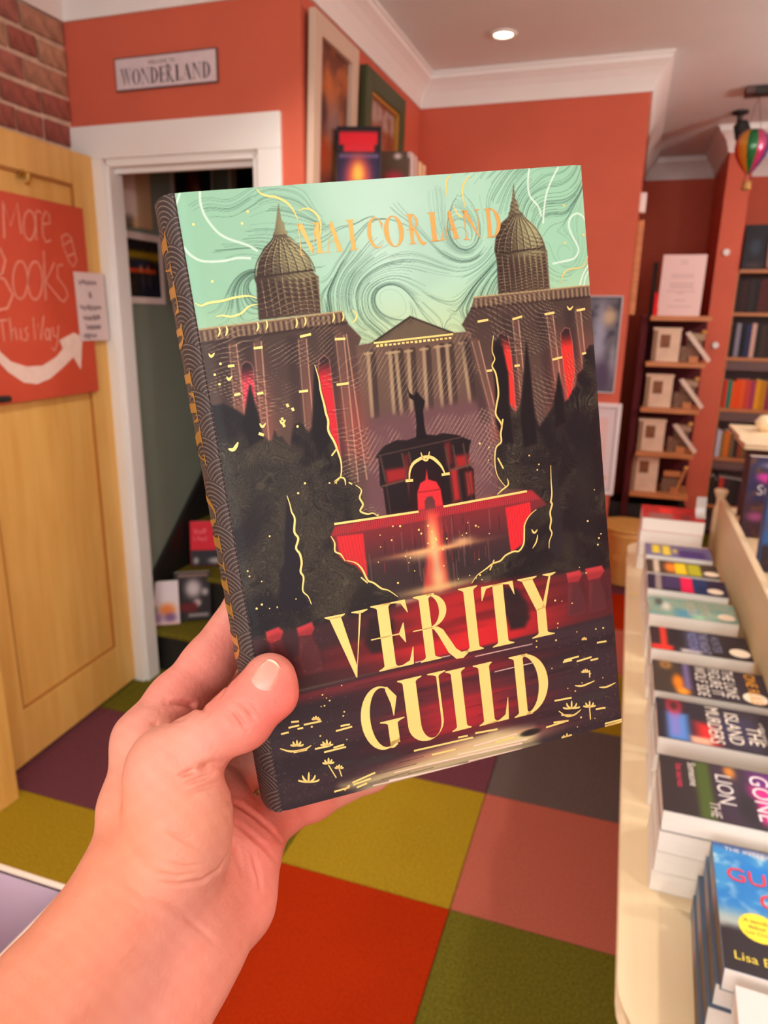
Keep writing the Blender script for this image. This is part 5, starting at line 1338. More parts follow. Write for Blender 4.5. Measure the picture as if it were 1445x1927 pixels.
nt = empty('paper_note', label='white handwritten paper note taped beside the red door board', cat='note')
nt.matrix_world = sg.matrix_world.copy()
MB().add([(.018, .018, 1.402), (.170, .014, 1.402), (.174, .014, 1.632), (.022, .017, 1.634)], [(0, 1, 2, 3)]).build('sheet', mat('note_paper', (226, 208, 206), .85), nt).modifiers.new('thick', 'SOLIDIFY').thickness = .0008
mb = MB()
srng = random.Random(8)
for row, (z, s0, s1) in enumerate(((1.600, .158, .060), (1.556, .112, .094), (1.515, .162, .048), (1.480, .150, .060), (1.448, .140, .058), (1.418, .160, .085))):
    s = s0; up = True; pts = []
    while s > s1:
        pts.append((s, .0196, z + (srng.uniform(.004, .012) if up else srng.uniform(-.010, -.003))))
        s -= srng.uniform(.004, .008); up = not up
    mb.tube(pts, .0011, 5)
mb.build('handwriting', mat('purple_ink', (98, 78, 96), .7), nt)

ws = empty('wonderland_sign', (-1.5275, WD0 - .002, 2.215), label='white enamel plate lettered WELCOME TO WONDERLAND above the doorway', cat='sign')
MB().box(-.196, .196, -.006, 0, 0, .100, .004).build('plate', mat('sign_border', (92, 72, 70), .6, var=.2, scale=60), ws)
MB().box(-.191, .191, -.0072, -.005, .005, .095, .003).build('face', mat('sign_face', (214, 198, 202), .6, var=.06, scale=25), ws)
mb = MB(); x = -.172
for ch, wd in zip('WONDERLAND', (.046, .033, .036, .034, .028, .033, .030, .036, .036, .033)):
    for poly in glyph_faces(ch, x, x + wd - .003, .016, .062 if ch not in 'WR' else .066):
        mb.add([(a, -.0077, b) for a, b in poly], [tuple(range(len(poly)))])
    x += wd
mb.build('lettering', mat('sign_ink', (74, 60, 66), .6), ws, recalc=False)
text_mesh('WELCOME  TO', .015, MATS['sign_ink'], ws, 'lettering', Matrix.Translation((-.062, -.0077, .072)) @ RZ(math.pi / 2, 4, 'X'))

# ------------------------------------------------------------------ stairwell posters and books on the steps
def side_print(name, label, y0, y1, z0, z1, paint, frame=None, fw=.012, base=(40, 40, 40), x=-1.85, cat='poster', seed=1, nx=40, ny=50, tilt=0):
    """a sheet on a wall that faces +x"""
    e = empty(name, (x, (y0 + y1) / 2, z0), label=label, cat=cat)
    w, h = y1 - y0, z1 - z0
    M = Matrix(((0, 0, 1, .004), (1, 0, 0, -w / 2), (0, 1, 0, 0), (0, 0, 0, 1)))
    if frame:
        fm, th = frame
        for b in ((-w / 2, -w / 2 + fw, 0, h), (w / 2 - fw, w / 2, 0, h), (-w / 2 + fw, w / 2 - fw, 0, fw), (-w / 2 + fw, w / 2 - fw, h - fw, h)):
            MB().box(0, th, b[0], b[1], b[2], b[3], .002).build('frame', fm, e)
        MB().box(0, .003, -w / 2 + .002, w / 2 - .002, .002, h - .002).build('backing', mat('backing_board', (90, 80, 70), .8), e)
        print_sheet('picture', w - 2 * fw, h - 2 * fw, paint, e, Matrix.Translation((0, fw, fw)) @ M, nx, ny, base=base, seed=seed)
    else:
        MB().box(0, .0035, -w / 2, w / 2, 0, h).build('sheet', mat('poster_paper', (206, 196, 190), .7), e)
        print_sheet('picture', w, h, paint, e, M, nx, ny, base=base, seed=seed)
    if tilt: e.rotation_euler = (0, tilt, 0)
    return e


side_print('postcard_print', 'dark lake photograph with orange reflection and white border inside the doorway', 2.306, 2.612, 1.535, 1.800,
           rects((0, 1, 0, 1, (34, 32, 36)), ('n', (70, 58, 20), .6, .5), (.0, 1, .66, .80, (150, 124, 24), .04), (.35, .7, .5, .66, (40, 48, 72), .05), (.10, .88, .42, .50, (214, 78, 30), .015),
                 ('o', .52, .50, .03, .07, (226, 150, 110), .9), ('o', .70, .50, .03, .08, (216, 120, 70), .9), ('o', .55, .25, .04, .12, (150, 120, 110), .7), ('o', .72, .26, .04, .12, (150, 110, 100), .7), (.4, 1, .0, .4, (30, 34, 56), .1, .6)),
           (mat('postcard_border', (240, 228, 222), .6), .006), .026)
side_print('figure_poster', 'tall cream poster of a draped pale figure inside the doorway', 2.306, 2.560, 1.815, 2.32,
           rects((0, 1, 0, 1, (140, 132, 116)), (.5, 1, 0, .62, (206, 176, 136), .03), (.55, .62, 0, .6, (236, 206, 160), .02), (0, .62, .08, .50, (246, 232, 222), .06), ('o', .72, .62, .16, .16, (150, 126, 96), .9), (0, .5, .5, .58, (40, 38, 36), .03), ('o', .25, .72, .3, .12, (190, 168, 140), .8)))
side_print('red_poster', 'dark poster with a red figure high in the stairwell', 2.70, 3.02, 1.76, 2.36,
           rects((0, 1, 0, 1, (26, 20, 20)), ('o', .5, .55, .18, .45, (96, 34, 24), .9), ('o', .6, .35, .12, .12, (176, 130, 110), .8)), (mat('pale_frame', (150, 138, 128), .6), .010), .018)
side_print('black_picture', 'black picture in a pale wooden frame further up the stairwell', 3.16, 3.75, 1.80, 2.36,
           rects((0, 1, 0, 1, (20, 20, 26))), (mat('beige_frame', (156, 140, 116), .6), .015), .05)


def stand_book(label, w, h, t, cover, paint, loc, rz, lean=-.18, text=(), seed=1, group=None):
    """face-out upright book: front cover looks to local -y before turning by rz"""
    e = paperback(label, w, h, t, cover, paint, text=text, seed=seed, group=group)
    e.matrix_world = Matrix.Translation(loc) @ RZ(rz, 4, 'Z') @ RZ(lean, 4, 'X') @ RZ(math.pi / 2, 4, 'X') @ Matrix.Translation((-w / 2, 0, -t / 2))
    return e


stand_book('red topped book standing on the upper stair', .152, .205, .022, (214, 30, 46), rects((0, 1, 0, 1, (226, 24, 48)), (0, 1, 0, .36, (44, 40, 44)), (.74, 1, .74, 1, (236, 214, 214), .03), ('o', .15, .12, .08, .08, (200, 190, 190), .9), ('o', .72, .12, .22, .07, (200, 190, 190), .9)),
           (-1.735, 2.655, .385), .45, text=(('Stuff', .014, .150, .032, (250, 110, 120), 0), ('I Fed', .014, .116, .030, (250, 110, 120), 0)))
stand_book('black and white portrait book standing on the lower stair', .150, .215, .022, (48, 42, 42), rects((0, 1, 0, 1, (44, 38, 40)), ('o', .52, .66, .24, .20, (206, 196, 200), 1), ('o', .85, .58, .10, .08, (196, 186, 190), .9), ('o', .62, .36, .11, .08, (212, 190, 190), 1), (.05, .6, .18, .36, (104, 26, 30), .05), (.1, .95, .90, .97, (128, 104, 96), .02), (.35, .92, .07, .14, (150, 140, 140), .03)),
           (-1.705, 2.475, .195), .55)
stand_book('white and orange flowered book leaning by the door jamb', .130, .190, .018, (232, 220, 220), rects((0, 1, 0, 1, (228, 216, 220)), ('o', .62, .34, .28, .16, (232, 130, 60), 1), ('o', .25, .16, .22, .14, (150, 120, 160), .9), ('o', .7, .16, .22, .12, (120, 80, 130), .9), ('o', .15, .36, .14, .1, (70, 80, 50), .8), (0, 1, 0, .06, (220, 180, 170))),
           (-1.795, 2.385, .195), .55)

# ------------------------------------------------------------------ picture wall
art1 = rects((0, 1, 0, 1, (112, 60, 44)), ('n', (186, 104, 50), .8, .5), ('o', .4, .75, .35, .12, (206, 116, 56), .8), ('o', .55, .55, .3, .16, (150, 126, 126), .8), ('o', .3, .35, .3, .12, (176, 74, 34), .8), ('o', .75, .30, .3, .12, (178, 140, 104), .7), ('o', .5, .12, .4, .12, (86, 48, 60), .8), ('o', .2, .62, .14, .1, (64, 40, 40), .8))
pic1 = side_print('framed_picture', 'large ochre painting in a broad cream frame nearest the doorway', 2.262, 2.640, 1.78, 2.402, art1, (mat('cream_frame', (206, 184, 162), .5), .022), .058, x=-1.043, cat='picture', seed=4, tilt=.03)
pic2 = side_print('framed_picture', 'smaller painting in a green and gilt frame near the far corner', 2.705, 3.180, 1.80, 2.380,
           rects((0, 1, 0, 1, (150, 78, 56)), (0, 1, .8, 1, (176, 150, 140), .05), ('n', (120, 50, 40), .7, .5), ('o', .55, .35, .14, .3, (206, 150, 56), .9), ('o', .3, .5, .16, .2, (178, 70, 50), .8)), (mat('green_frame', (60, 72, 36), .5), .03), .065, x=-1.043, cat='picture', seed=6, tilt=.03)
for b in ((-.1725, -.1605, .065, .515), (.1605, .1725, .065, .515), (-.1605, .1605, .065, .077), (-.1605, .1605, .503, .515)):
    MB().box(.004, .024, b[0], b[1], b[2], b[3], .002).build('gilt_slip', mat('gilt', (196, 140, 54), .4, metal=.4), pic2)

sh = empty('wall_shelf', (-1.043, 2.85, 1.862), label='long honey wood shelf on brackets under the two pictures', cat='shelf')
MB().box(0, .26, -.55, .60, 0, .026, .003).build('board', shelf_wood, sh)
for y in (-.45, 0, .5):
    MB().prism([(.0, -.14), (.02, -.14), (.20, -.012), (.20, 0), (0, 0)], y - .012, y + .012, 'y').build('bracket', shelf_wood, sh)
SHZ = 1.888
stand_book('black fantasy book with red title and glowing arch on the wall shelf', .150, .232, .045, (36, 26, 34), rects((0, 1, 0, 1, (34, 30, 64)), (0, 1, .62, 1, (28, 20, 26), .02), (.05, .92, .76, .93, (226, 26, 44), .015), (.15, .85, .66, .76, (222, 30, 46), .02), (.05, .95, .58, .63, (110, 90, 130), .02), ('o', .48, .30, .34, .32, (176, 60, 110), .9), ('o', .48, .32, .24, .26, (240, 110, 60), 1), ('o', .48, .36, .13, .15, (250, 210, 90), 1), (.38, .58, 0, .26, (24, 30, 34), .02), ('o', .8, .1, .12, .06, (214, 180, 50), .9)),
           (-.945, 2.492, SHZ), .30, -.05)
stand_book('dark book with pink flowers standing on the wall shelf', .140, .200, .030, (74, 40, 50), rects((0, 1, 0, 1, (70, 38, 48)), (0, 1, .55, 1, (96, 78, 60), .05), ('o', .65, .5, .3, .16, (216, 44, 72), .9), ('o', .3, .3, .25, .12, (196, 54, 76), .8), ('o', .75, .92, .1, .05, (232, 220, 220), 1)), (-.915, 2.715, SHZ), .30, -.05)
for i, (y, hh, c, nm) in enumerate(((2.83, .205, (96, 90, 78), 'olive grey'), (2.885, .232, (226, 206, 200), 'pale pink'), (2.935, .230, (214, 190, 182), 'cream pink'), (3.00, .222, (244, 204, 160), 'peach'), (3.06, .220, (236, 196, 160), 'light peach'))):
    paperback('%s book standing spine out on the wall shelf' % nm, .13, hh, .038, c, loc=(-.88, y, SHZ), rot=(math.pi / 2, 0, math.pi), group='spine-out books on the wall shelf', plain=True)

# ------------------------------------------------------------------ ceiling fittings
for i, (lx, ly) in enumerate(DOWN_AND_FILL_LIGHTS):
    if i in (6, 7): continue
    e = empty('downlight', (lx, ly, CEIL), label=['glowing recessed downlight in the ceiling above the middle wall', 'added unseen downlight over the arm', 'added unseen downlight over the near end of the book table', 'added unseen downlight beyond the book table', 'added unseen downlight in front of the doorway', 'added unseen downlight above the book table'][i], cat='ceiling light')
    MB().lathe([(.036, -.002), (.040, -.008), (.050, -.006), (.052, 0)], 28, caps=False).build('bezel', white_paint, e, smooth=True)
    MB().lathe([(.0, -.003), (.036, -.003)], 28, caps=False).build('lamp_face', mat('lamp_glow', (255, 240, 200), .4, emit=9.0), e)
e = empty('stair_fill_lamp', (-1.5, 4.2, 3.2), label='added unseen lamp brightening the stairs', cat='ceiling light')  # lamp added out of view to brighten the stairwell
MB().lathe([(.09, 0), (.09, -.02), (.07, -.06), (.0, -.075)], 20, caps=False).build('glass_shade', mat('stair_fill_glow', (255, 232, 200), .4, emit=4.0), e)
sl_ = bpy.data.lights.new('stair_fill_bulb', 'POINT'); sl_.energy = 72; sl_.color = (1, .86, .7); sl_.shadow_soft_size = .06
so_ = bpy.data.objects.new('stair_fill_bulb', sl_); COL.objects.link(so_); so_.location = (-1.5, 4.2, 3.08)
for gx_, gy_, nm, pw in ((1.45, 3.3, 'far end of the shop', 44), (1.35, 1.2, 'book table', 36)):  # glowing globes added out of view to lift the ceiling and room light
    e = empty('fill_globe', (gx_, gy_, CEIL), label='added unseen opal fill globe over the %s' % nm, cat='pendant lamp')
    MB().lathe([(.05, 0), (.05, -.015), (.006, -.03), (.006, -.30)], 16).build('stem', MATS['brass'], e)
    MB().lathe([(.0, -.50), (.05, -.487), (.087, -.45), (.10, -.40), (.087, -.35), (.05, -.313), (.02, -.30)], 24, caps=False).build('globe', mat('fill_globe_glow_%d' % pw, (255, 250, 242), .3, emit=pw * 2.2), e, smooth=True)
e = empty('spotlight', (.425, 4.50, CEIL), label='small black ceiling spotlight above the pillar', cat='spotlight')
MB().lathe([(.040, 0), (.040, -.012), (.015, -.02), (.012, -.06)], 18).build('mount', black_paint, e)
o = MB().lathe([(.022, .0), (.036, .01), (.042, .07), (.038, .12), (.020, .13)], 18).build('head', black_paint, e)
o.matrix_local = Matrix.Translation((.005, 0, -.05)) @ RZ(math.radians(160), 4, 'Y')
e = empty('ceiling_bracket', (.45, 4.10, CEIL), label='dark square ceiling plate the balloon ornament hangs from', cat='bracket')
MB().box(-.055, .075, -.05, .05, -.030, 0, .003).build('plate', mat('brown_metal', (84, 58, 52), .5), e)
MB().box(-.015, .06, -.053, -.01, -.036, -.004, .003).build('clip', black_paint, e)
bl = empty('balloon_ornament', (.458, 4.10, 2.125), label='striped hot air balloon ornament hanging from the ceiling', cat='ornament')
gore_cols = [(206, 140, 40), (20, 104, 52), (176, 52, 96), (44, 60, 130), (190, 40, 40), (206, 140, 40), (20, 104, 52), (176, 52, 96), (44, 60, 130), (190, 40, 40)]
prof = [(.012, .075), (.022, .085), (.045, .115), (.066, .15), (.076, .185), (.074, .215), (.060, .245), (.036, .264), (.0, .270)]
for k in range(10):
    vs, fs = [], []
    for j, (r, z) in enumerate(prof):
        for i in range(4):
            a = math.radians(-150 + 36 * k + 12 * i)
            bul = 1 + .02 * math.sin(math.pi * i / 3)
            vs.append((r * bul * math.cos(a), r * bul * math.sin(a), z))
    for j in range(len(prof) - 1):
        for i in range(3):
            fs.append((j * 4 + i, j * 4 + i + 1, j * 4 + 5 + i, j * 4 + 4 + i))
    MB().add(vs, fs).build('gore', mat('gore_%d_%d_%d' % gore_cols[k], gore_cols[k], .22, metal=.25, coat=.5), bl, smooth=True)
MB().lathe([(.018, 0), (.022, .004), (.020, .034), (.023, .038)], 14).build('basket', mat('basket_wicker', (176, 128, 66), .6, var=.3, scale=120), bl)
for k in range(4):
    a = math.pi / 4 + k * math.pi / 2
    MB().tube([(.020 * math.cos(a), .020 * math.sin(a), .036), (.013 * math.cos(a), .013 * math.sin(a), .078)], .0012, 5).build('cord', black_paint, bl)
for s in (-1, 1):
    MB().tube([(s * .030, 0, .262), (.0, 0, .415)], .0014, 5).build('cord', black_paint, bl)

# ------------------------------------------------------------------ middle wall and recess
def front_print(name, label, x0, x1, z0, z1, y, paint, frame=None, fw=.01, base=(60, 60, 60), cat='poster', seed=1, m=None):
    e = empty(name, ((x0 + x1) / 2, y, z0), label=label, cat=cat)
    w, h = x1 - x0, z1 - z0
    M = Matrix(((1, 0, 0, -w / 2), (0, 0, -1, -.0045), (0, 1, 0, 0), (0, 0, 0, 1)))
    if frame:
        for b in ((-w / 2, -w / 2 + fw, 0, h), (w / 2 - fw, w / 2, 0, h), (-w / 2 + fw, w / 2 - fw, 0, fw), (-w / 2 + fw, w / 2 - fw, h - fw, h)):
            MB().box(b[0], b[1], -.014, 0, b[2], b[3], .002).build('frame', frame, e)
    MB().box(-w / 2 + .001, w / 2 - .001, -.003, 0, .001, h - .001).build('backing', mat('backing_board', (90, 80, 70), .8), e)
    print_sheet('picture', w - 2 * fw, h - 2 * fw, paint, e, Matrix.Translation((fw, 0, fw)) @ M, 40, 56, base=base, seed=seed, m=m)
    return e


front_print('film_poster', 'glossy blue grey poster in a clear sleeve on the middle wall', -.36, -.050, 1.171, 1.612, 3.545,
            rects((0, 1, 0, 1, (110, 108, 120)), ('n', (64, 64, 78), .9, .5), ('o', .72, .55, .10, .4, (166, 170, 192), .9), ('o', .85, .8, .1, .1, (226, 196, 150), .8), ('o', .95, .3, .06, .2, (178, 180, 190), .8), ('o', .78, .15, .2, .2, (72, 54, 84), .8)), mat('clear_sleeve', (190, 190, 196), .2), .006, seed=9)
front_print('wall_notice', 'white framed notice low on the middle wall', -.33, -.006, .680, 1.124, 3.545, rects((0, 1, 0, 1, (222, 206, 208)), (.1, .88, .1, .88, (226, 190, 184), .02), ('o', .9, .15, .03, .03, (206, 150, 90), .8)), mat('white_frame', (226, 212, 212), .5), .02)
e = empty('picture_frame', (-.024, 3.80, 1.53), label='pine picture frame seen edge on at the mouth of the recess', cat='picture')
for b in ((-.12, -.09, 0, .42), (.09, .12, 0, .42), (-.09, .09, 0, .03), (-.09, .09, .39, .42)):
    MB().box(0, .030, b[0], b[1], b[2], b[3], .003).build('frame', shelf_wood, e)
MB().box(0, .01, -.09, .09, .03, .39).build('picture', mat('pic_dark', (80, 60, 50), .5), e)
tag(MB().box(-.025, .004, 3.70, 3.75, 1.985, 2.07, .004).build('alarm_sensor', white_paint), 'small white sensor high at the mouth of the recess', 'sensor')
for z, x, nm in ((1.902, .482, 'upper'), (1.368, .492, 'lower')):
    e = empty('light_switch', (x, 4.838, z), label='%s round white switch on the terracotta pillar' % nm, cat='switch')
    MB().lathe([(.020, 0), (.020, -.008), (.016, -.014)], 20, axis='y').build('plate', white_paint, e)

# ------------------------------------------------------------------ recess display stand with little wooden house kits
ds = empty('display_stand', (.262, 4.66, 0), label='narrow five shelf wooden display stand in the recess beside the pillar', cat='display stand')
SH = (1.535, 1.275, 1.008, .742, .490)
for k, z in enumerate(SH):
    MB().box(-.165 - .01 * (k == 4), .160, -.16, .14, z - .028, z, .003).build('shelf', shelf_wood, ds)
plum = mat('plum_panel_paint', (84, 28, 32), .7, spec=.2)
MB().box(-.215, -.175, -.12, .15, .02, 1.54, .004).build('side_panel', plum, ds)
MB().box(-.175, .165, .141, .155, .02, 1.54).build('back_panel', plum, ds)
MB().box(-.36, .165, -.10, .14, 0, .40, .004).build('plinth', black_paint, ds)
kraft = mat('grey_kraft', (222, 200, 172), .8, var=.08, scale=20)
roofm = mat('pale_grey_wood', (222, 206, 188), .7)
for k, z in enumerate(SH[1:]):
    nm = ('top', 'second', 'third', 'lowest')[k]
    e = empty('kit_box', (.20 - .012 * k, 4.56, z), label='kraft model kit box on the %s shelf of the display stand' % nm, cat='box')
    hh = .180 if k < 3 else .215
    MB().box(-.075, .075, -.02, .06, 0, hh, .002).build('carton', kraft, e)
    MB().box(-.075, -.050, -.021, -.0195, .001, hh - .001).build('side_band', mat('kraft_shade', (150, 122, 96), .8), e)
    print_sheet('label_print', .055, .075, rects((0, 1, 0, 1, (140, 92, 58)), ('n', (110, 70, 48), .8, .5)), e, Matrix(((1, 0, 0, -.035), (0, 0, -1, -.0205), (0, 1, 0, hh - .10), (0, 0, 0, 1))), 16, 20)
    if k < 3: MB().box(-.079, .079, -.024, .064, hh, hh + .014, .002).build('lid', kraft, e)
    e = empty('model_house', (.352 - .004 * k, 4.56, z), label='small wooden model with sloping roof on the %s shelf of the display stand' % nm, cat='model')
    MB().box(-.070, .035, .01, .07, 0, .09, .002).build('body', mat('model_wood', (124, 92, 70), .7, var=.2, scale=50), e)
    MB().box(-.02, .03, -.005, .02, 0, .035, .002).build('front_block', shelf_wood, e)
    if k < 3:
        MB().prism([(-.055, .165), (-.030, .175), (.098, .018), (.082, .001)], -.02, .0, 'y').build('ramp', roofm, e)
        MB().box(-.040, .055, .02, .06, .125, .165, .006).build('canopy', mat('canopy_wood', (170, 142, 112), .7), e)
        MB().box(-.04, .045, .03, .05, .09, .125).build('post', mat('model_wood', (124, 92, 70)), e)
        MB().lathe([(.0, 0), (.012, .004), (.016, .014), (.010, .024), (0, .026)], 12, (.045, .02, .160), caps=False).build('finial', mat('warm_brass', (226, 172, 92), .4, metal=.3), e)
    else:
        MB().prism([(.0, .0), (.016, .0), (.062, .15), (.048, .155)], -.01, .005, 'y').build('easel_leg', shelf_wood, e)
        MB().box(-.066, .03, .0, .015, .10, .135, .003).build('cross_bar', shelf_wood, e)
        MB().lathe([(.0, 0), (.012, .004), (.015, .012), (.010, .022), (0, .024)], 12, (.055, 0, .150), caps=False).build('finial', MATS['warm_brass'], e)
e = empty('notice_sheet', (.248, 4.58, 1.535), (.12, 0, 0), label='white printed notice standing on top of the display stand', cat='notice')
MB().box(-.118, .112, 0, .003, 0, .335, .001).build('sheet', mat('white_card', (236, 214, 208), .7), e)
mb = MB()
for z, a in ((.30, .02), (.285, .02), (.225, .06), (.212, .06), (.18, .065), (.167, .065), (.155, .065), (.135, .075), (.123, .02), (.085, .03), (.05, .065)):
    mb.box(-.003 - a, -.003 + a, -.0006, 0, z, z + .004)
mb.build('printed_lines', mat('grey_ink', (190, 168, 164), .7), e)
for k, (x, hh, c, nm) in enumerate(((.098, .30, (52, 40, 26), 'dark gilt'), (.120, .13, (226, 26, 30), 'bright red'))):
    paperback('%s spined book behind the white notice' % nm, .13, hh, .025, c, loc=(x - .012, 4.64 if k == 0 else 4.575, 1.536), rot=(math.pi / 2, 0, math.pi / 2), plain=True)
dr = empty('drum_stool', (.105, 4.28, 0), label='round honey wood drum stool on the carpet in front of the recess', cat='stool')
MB().lathe([(.155, 0), (.168, .01), (.18, .16), (.176, .31), (.165, .325)], 32).build('body', wood, dr, smooth=False)
MB().lathe([(.170, .325), (.174, .332), (.170, .34), (.0, .342)], 32, caps=False).build('seat', wood, dr)
MB().lathe([(.158, .0), (.160, .012)], 32).build('base_ring', black_paint, dr)

# ------------------------------------------------------------------ tall bookcase by the pillar
bc = empty('bookcase', (.605, 5.30, 0), label='tall dark bookcase with orange edged shelves beside the pillar', cat='bookcase')
BCS = (1.836, 1.568, 1.281, .942, .605, .265)
grey_wood = mat('grey_wood', (112, 88, 84), .6)
MB().box(0, .018, 0, .30, 0, 1.836, .002).build('side_panel', shelf_wood, bc)
MB().box(1.18, 1.198, 0, .30, 0, 1.836, .002).build('side_panel', shelf_wood, bc)
MB().box(.018, 1.18, .285, .30, 0, 1.836).build('back_panel', grey_wood, bc)
for k, z in enumerate(BCS):
    MB().box(.018 if k else 0, 1.18 if k else 1.198, 0, .285, z - .022, z, .002).build('shelf', shelf_wood, bc)
    if k in (2, 3, 4): MB().box(.018, 1.18, .01, .022, z - .085, z - .022).build('rail', grey_wood, bc)
ROWS = [
    (1.568, .215, [((50, 34, 32), 'black brown'), ((66, 36, 36), 'maroon'), ((44, 34, 36), 'near black'), ((56, 50, 44), 'grey brown'), ((38, 34, 36), 'black'), ((96, 40, 38), 'dark red'), ((84, 44, 40), 'rust')]),
    (1.281, .235, [((34, 32, 40), 'black'), ((150, 148, 164), 'silver grey'), ((26, 28, 40), 'ink black'), ((48, 56, 96), 'navy'), ((222, 186, 170), 'pale pink'), ((40, 38, 30), 'black and yellow'), ((70, 54, 50), 'brown')]),
    (.942, .205, [((224, 62, 48), 'red'), ((18, 140, 110), 'emerald green'), ((248, 96, 30), 'orange'), ((252, 84, 10), 'deep orange'), ((246, 100, 40), 'coral orange'), ((214, 76, 62), 'brick pink'), ((176, 60, 106), 'magenta'), ((236, 168, 30), 'golden yellow')]),
    (.605, .185, [((206, 212, 232), 'white and blue'), ((150, 124, 70), 'ochre'), ((226, 120, 30), 'tangerine'), ((120, 100, 66), 'khaki'), ((62, 42, 40), 'dark brown'), ((160, 70, 46), 'rusty red'), ((130, 100, 56), 'mustard brown')]),
    (.265, .200, [((54, 48, 40), 'charcoal'), ((40, 34, 36), 'soot black'), ((200, 60, 40), 'scarlet'), ((70, 44, 60), 'plum'), ((50, 44, 40), 'dun')]),
]
wrd = ('upper', 'second', 'brightly coloured third', 'fourth', 'bottom')
rng = random.Random(21)
for ri, (z, hb, cols) in enumerate(ROWS):
    x = .632
    ext = cols + [(tuple(int(c * .85) for c in cc), 'dusky ' + nm) for cc, nm in cols[::-1]]
    for ci, (c, nm) in enumerate(ext):
        t = rng.choice((.026, .030, .034, .022)); hh = hb * rng.uniform(.88, 1.0)
        paperback('%s spined book, %s row of pillar bookcase' % (nm, wrd[ri]), .135, hh, t, c, loc=(x, 5.325, z + .001), rot=(math.pi / 2, 0, math.pi / 2), plain=True, group='books in the bookcase by the pillar')
        x += t + .001
for k, (x, w_) in enumerate(((.705, .135), (.94, .14))):
    stand_book('%s dark boxed book standing face out on top of the bookcase' % ('first' if k == 0 else 'second'), w_, .275, .05, (40, 34, 40), rects((0, 1, 0, 1, (38, 34, 40)), ('o', .5, .5, .3, .2, (66, 84, 100), .8), ('o', .5, .1, .4, .08, (90, 70, 70), .7)), (x, 5.40, 1.838), 0, -.03)
e = empty('white_jar', (.822, 5.36, 1.838), label='white rounded jar on top of the bookcase', cat='jar')
MB().lathe([(.03, 0), (.045, .02), (.05, .15), (.04, .24), (.02, .27), (0, .275)], 20).build('body', white_paint, e, smooth=True)

# ------------------------------------------------------------------ the long book table
tb = empty('book_table', (.42, 1.9, 0), label='long cream book table with rounded corners and bullnose edge', cat='table')
def rounded(x0, x1, y0, y1, r, n=8):
    pts = []
    for cx_, cy_, a0 in ((x1 - r, y0 + r, -90), (x1 - r, y1 - r, 0), (x0 + r, y1 - r, 90), (x0 + r, y0 + r, 180)):
        for k in range(n + 1):
            a = math.radians(a0 + 90 * k / n); pts.append((cx_ + r * math.cos(a), cy_ + r * math.sin(a)))
    return pts
TX0, TX1, TY0, TY1 = .086, .80, .76, 3.06
mb = MB(); vs = []; fs = []
layers = [(0.0, .560), (-.008, .563), (-.012, .572), (-.012, .588), (-.008, .597), (0.0, .600)]
ring_n = None
for off, z in layers:
    pts = rounded(TX0 - off - .012, TX1 + off + .012, TY0 - off - .012, TY1 + off + .012, .11)
    ring_n = len(pts); vs += [(a - .42, b - 1.9, z) for a, b in pts]
for j in range(len(layers) - 1):
    for i in range(ring_n):
        fs.append((j * ring_n + i, j * ring_n + (i + 1) % ring_n, (j + 1) * ring_n + (i + 1) % ring_n, (j + 1) * ring_n + i))
fs.append(tuple(range(ring_n))[::-1]); fs.append(tuple(range((len(layers) - 1) * ring_n, len(layers) * ring_n)))
MB().add(vs, fs).build('table_top', cream_wood, tb)
MB().box(-.16, .30, -1.0, 1.02, .06, .56, .004).build('cabinet', cream_wood, tb)
MB().box(-.14, .28, -.98, 1.0, 0, .06).build('kickboard', black_paint, tb)
o = MB().lathe([(.008, 0), (.008, .0006)], 14, (.098 - .42, 2.42 - 1.9, .6001)).build('yellow_dot', mat('yellow_sticker', (246, 222, 30), .5), tb)

# stacks of paperbacks lying face up, heads to the right, fore edges to the viewer
STK = 'paperbacks lying in stacks on the cream table'
def stack(desc, short, yb, n, w, h, t, cover, paint, text=(), sticker=None, x0=.122, seed=1, jig=.002, z0=.6005, under=None):
    rg = random.Random(seed)
    z = z0
    for k in range(n):
        last = k == n - 1
        dn = n - 1 - k
        lab = '%s, top of its stack' % desc if last else 'plain paperback lying %s the %s' % (('just beneath', 'two below', 'three below', 'four below')[dn - 1], short)
        rz = -math.pi / 2 + rg.uniform(-.012, .012)
        paperback(lab, w, h, t, cover if last else (226, 216, 206), paint if last else None, text=text if last else (), sticker=sticker if last else None,
                  loc=(x0 + rg.uniform(-jig, jig), yb + rg.uniform(-jig, jig), z), rot=(0, 0, rz), group=STK, seed=seed, plain=not last, nx=36, ny=54)
        z += t + .0003


W90 = -math.pi / 2
cream_st = (240, 222, 196)
# (text given in book coordinates: x across from the spine, y up the book)
stack('black paperback with pink night sky and the word GONE', 'GONE paperback', 1.208, 4, .157, .234, .0385, (52, 42, 42),
      rects((0, 1, 0, 1, (52, 42, 42)), (0, 1, .24, .34, (72, 88, 36), .03), (0, 1, .36, 1, (60, 44, 60), .02), (.0, .55, .62, 1, (110, 40, 120), .12), (.3, .9, .60, .92, (206, 40, 126), .08), ('o', .62, .75, .25, .12, (240, 40, 150), .8), ('o', .1, .48, .12, .04, (220, 140, 50), .9), ('o', .7, .55, .25, .06, (40, 34, 40), .9), (.5, 1, .55, .62, (44, 36, 44), .05)),
      text=(('Someone', .010, .046, .018, (236, 226, 214), 0), ('has secrets', .02, .026, .015, (226, 60, 96), 0), ('THE', .11, .072, .022, (214, 200, 196), 0), ('LION', .028, .088, .036, (226, 218, 214), 0, 1.0), ('GONE', .012, .142, .042, (246, 224, 232), 0, 1.05), ('SHE', .030, .196, .036, (246, 224, 232), 0)), seed=31)
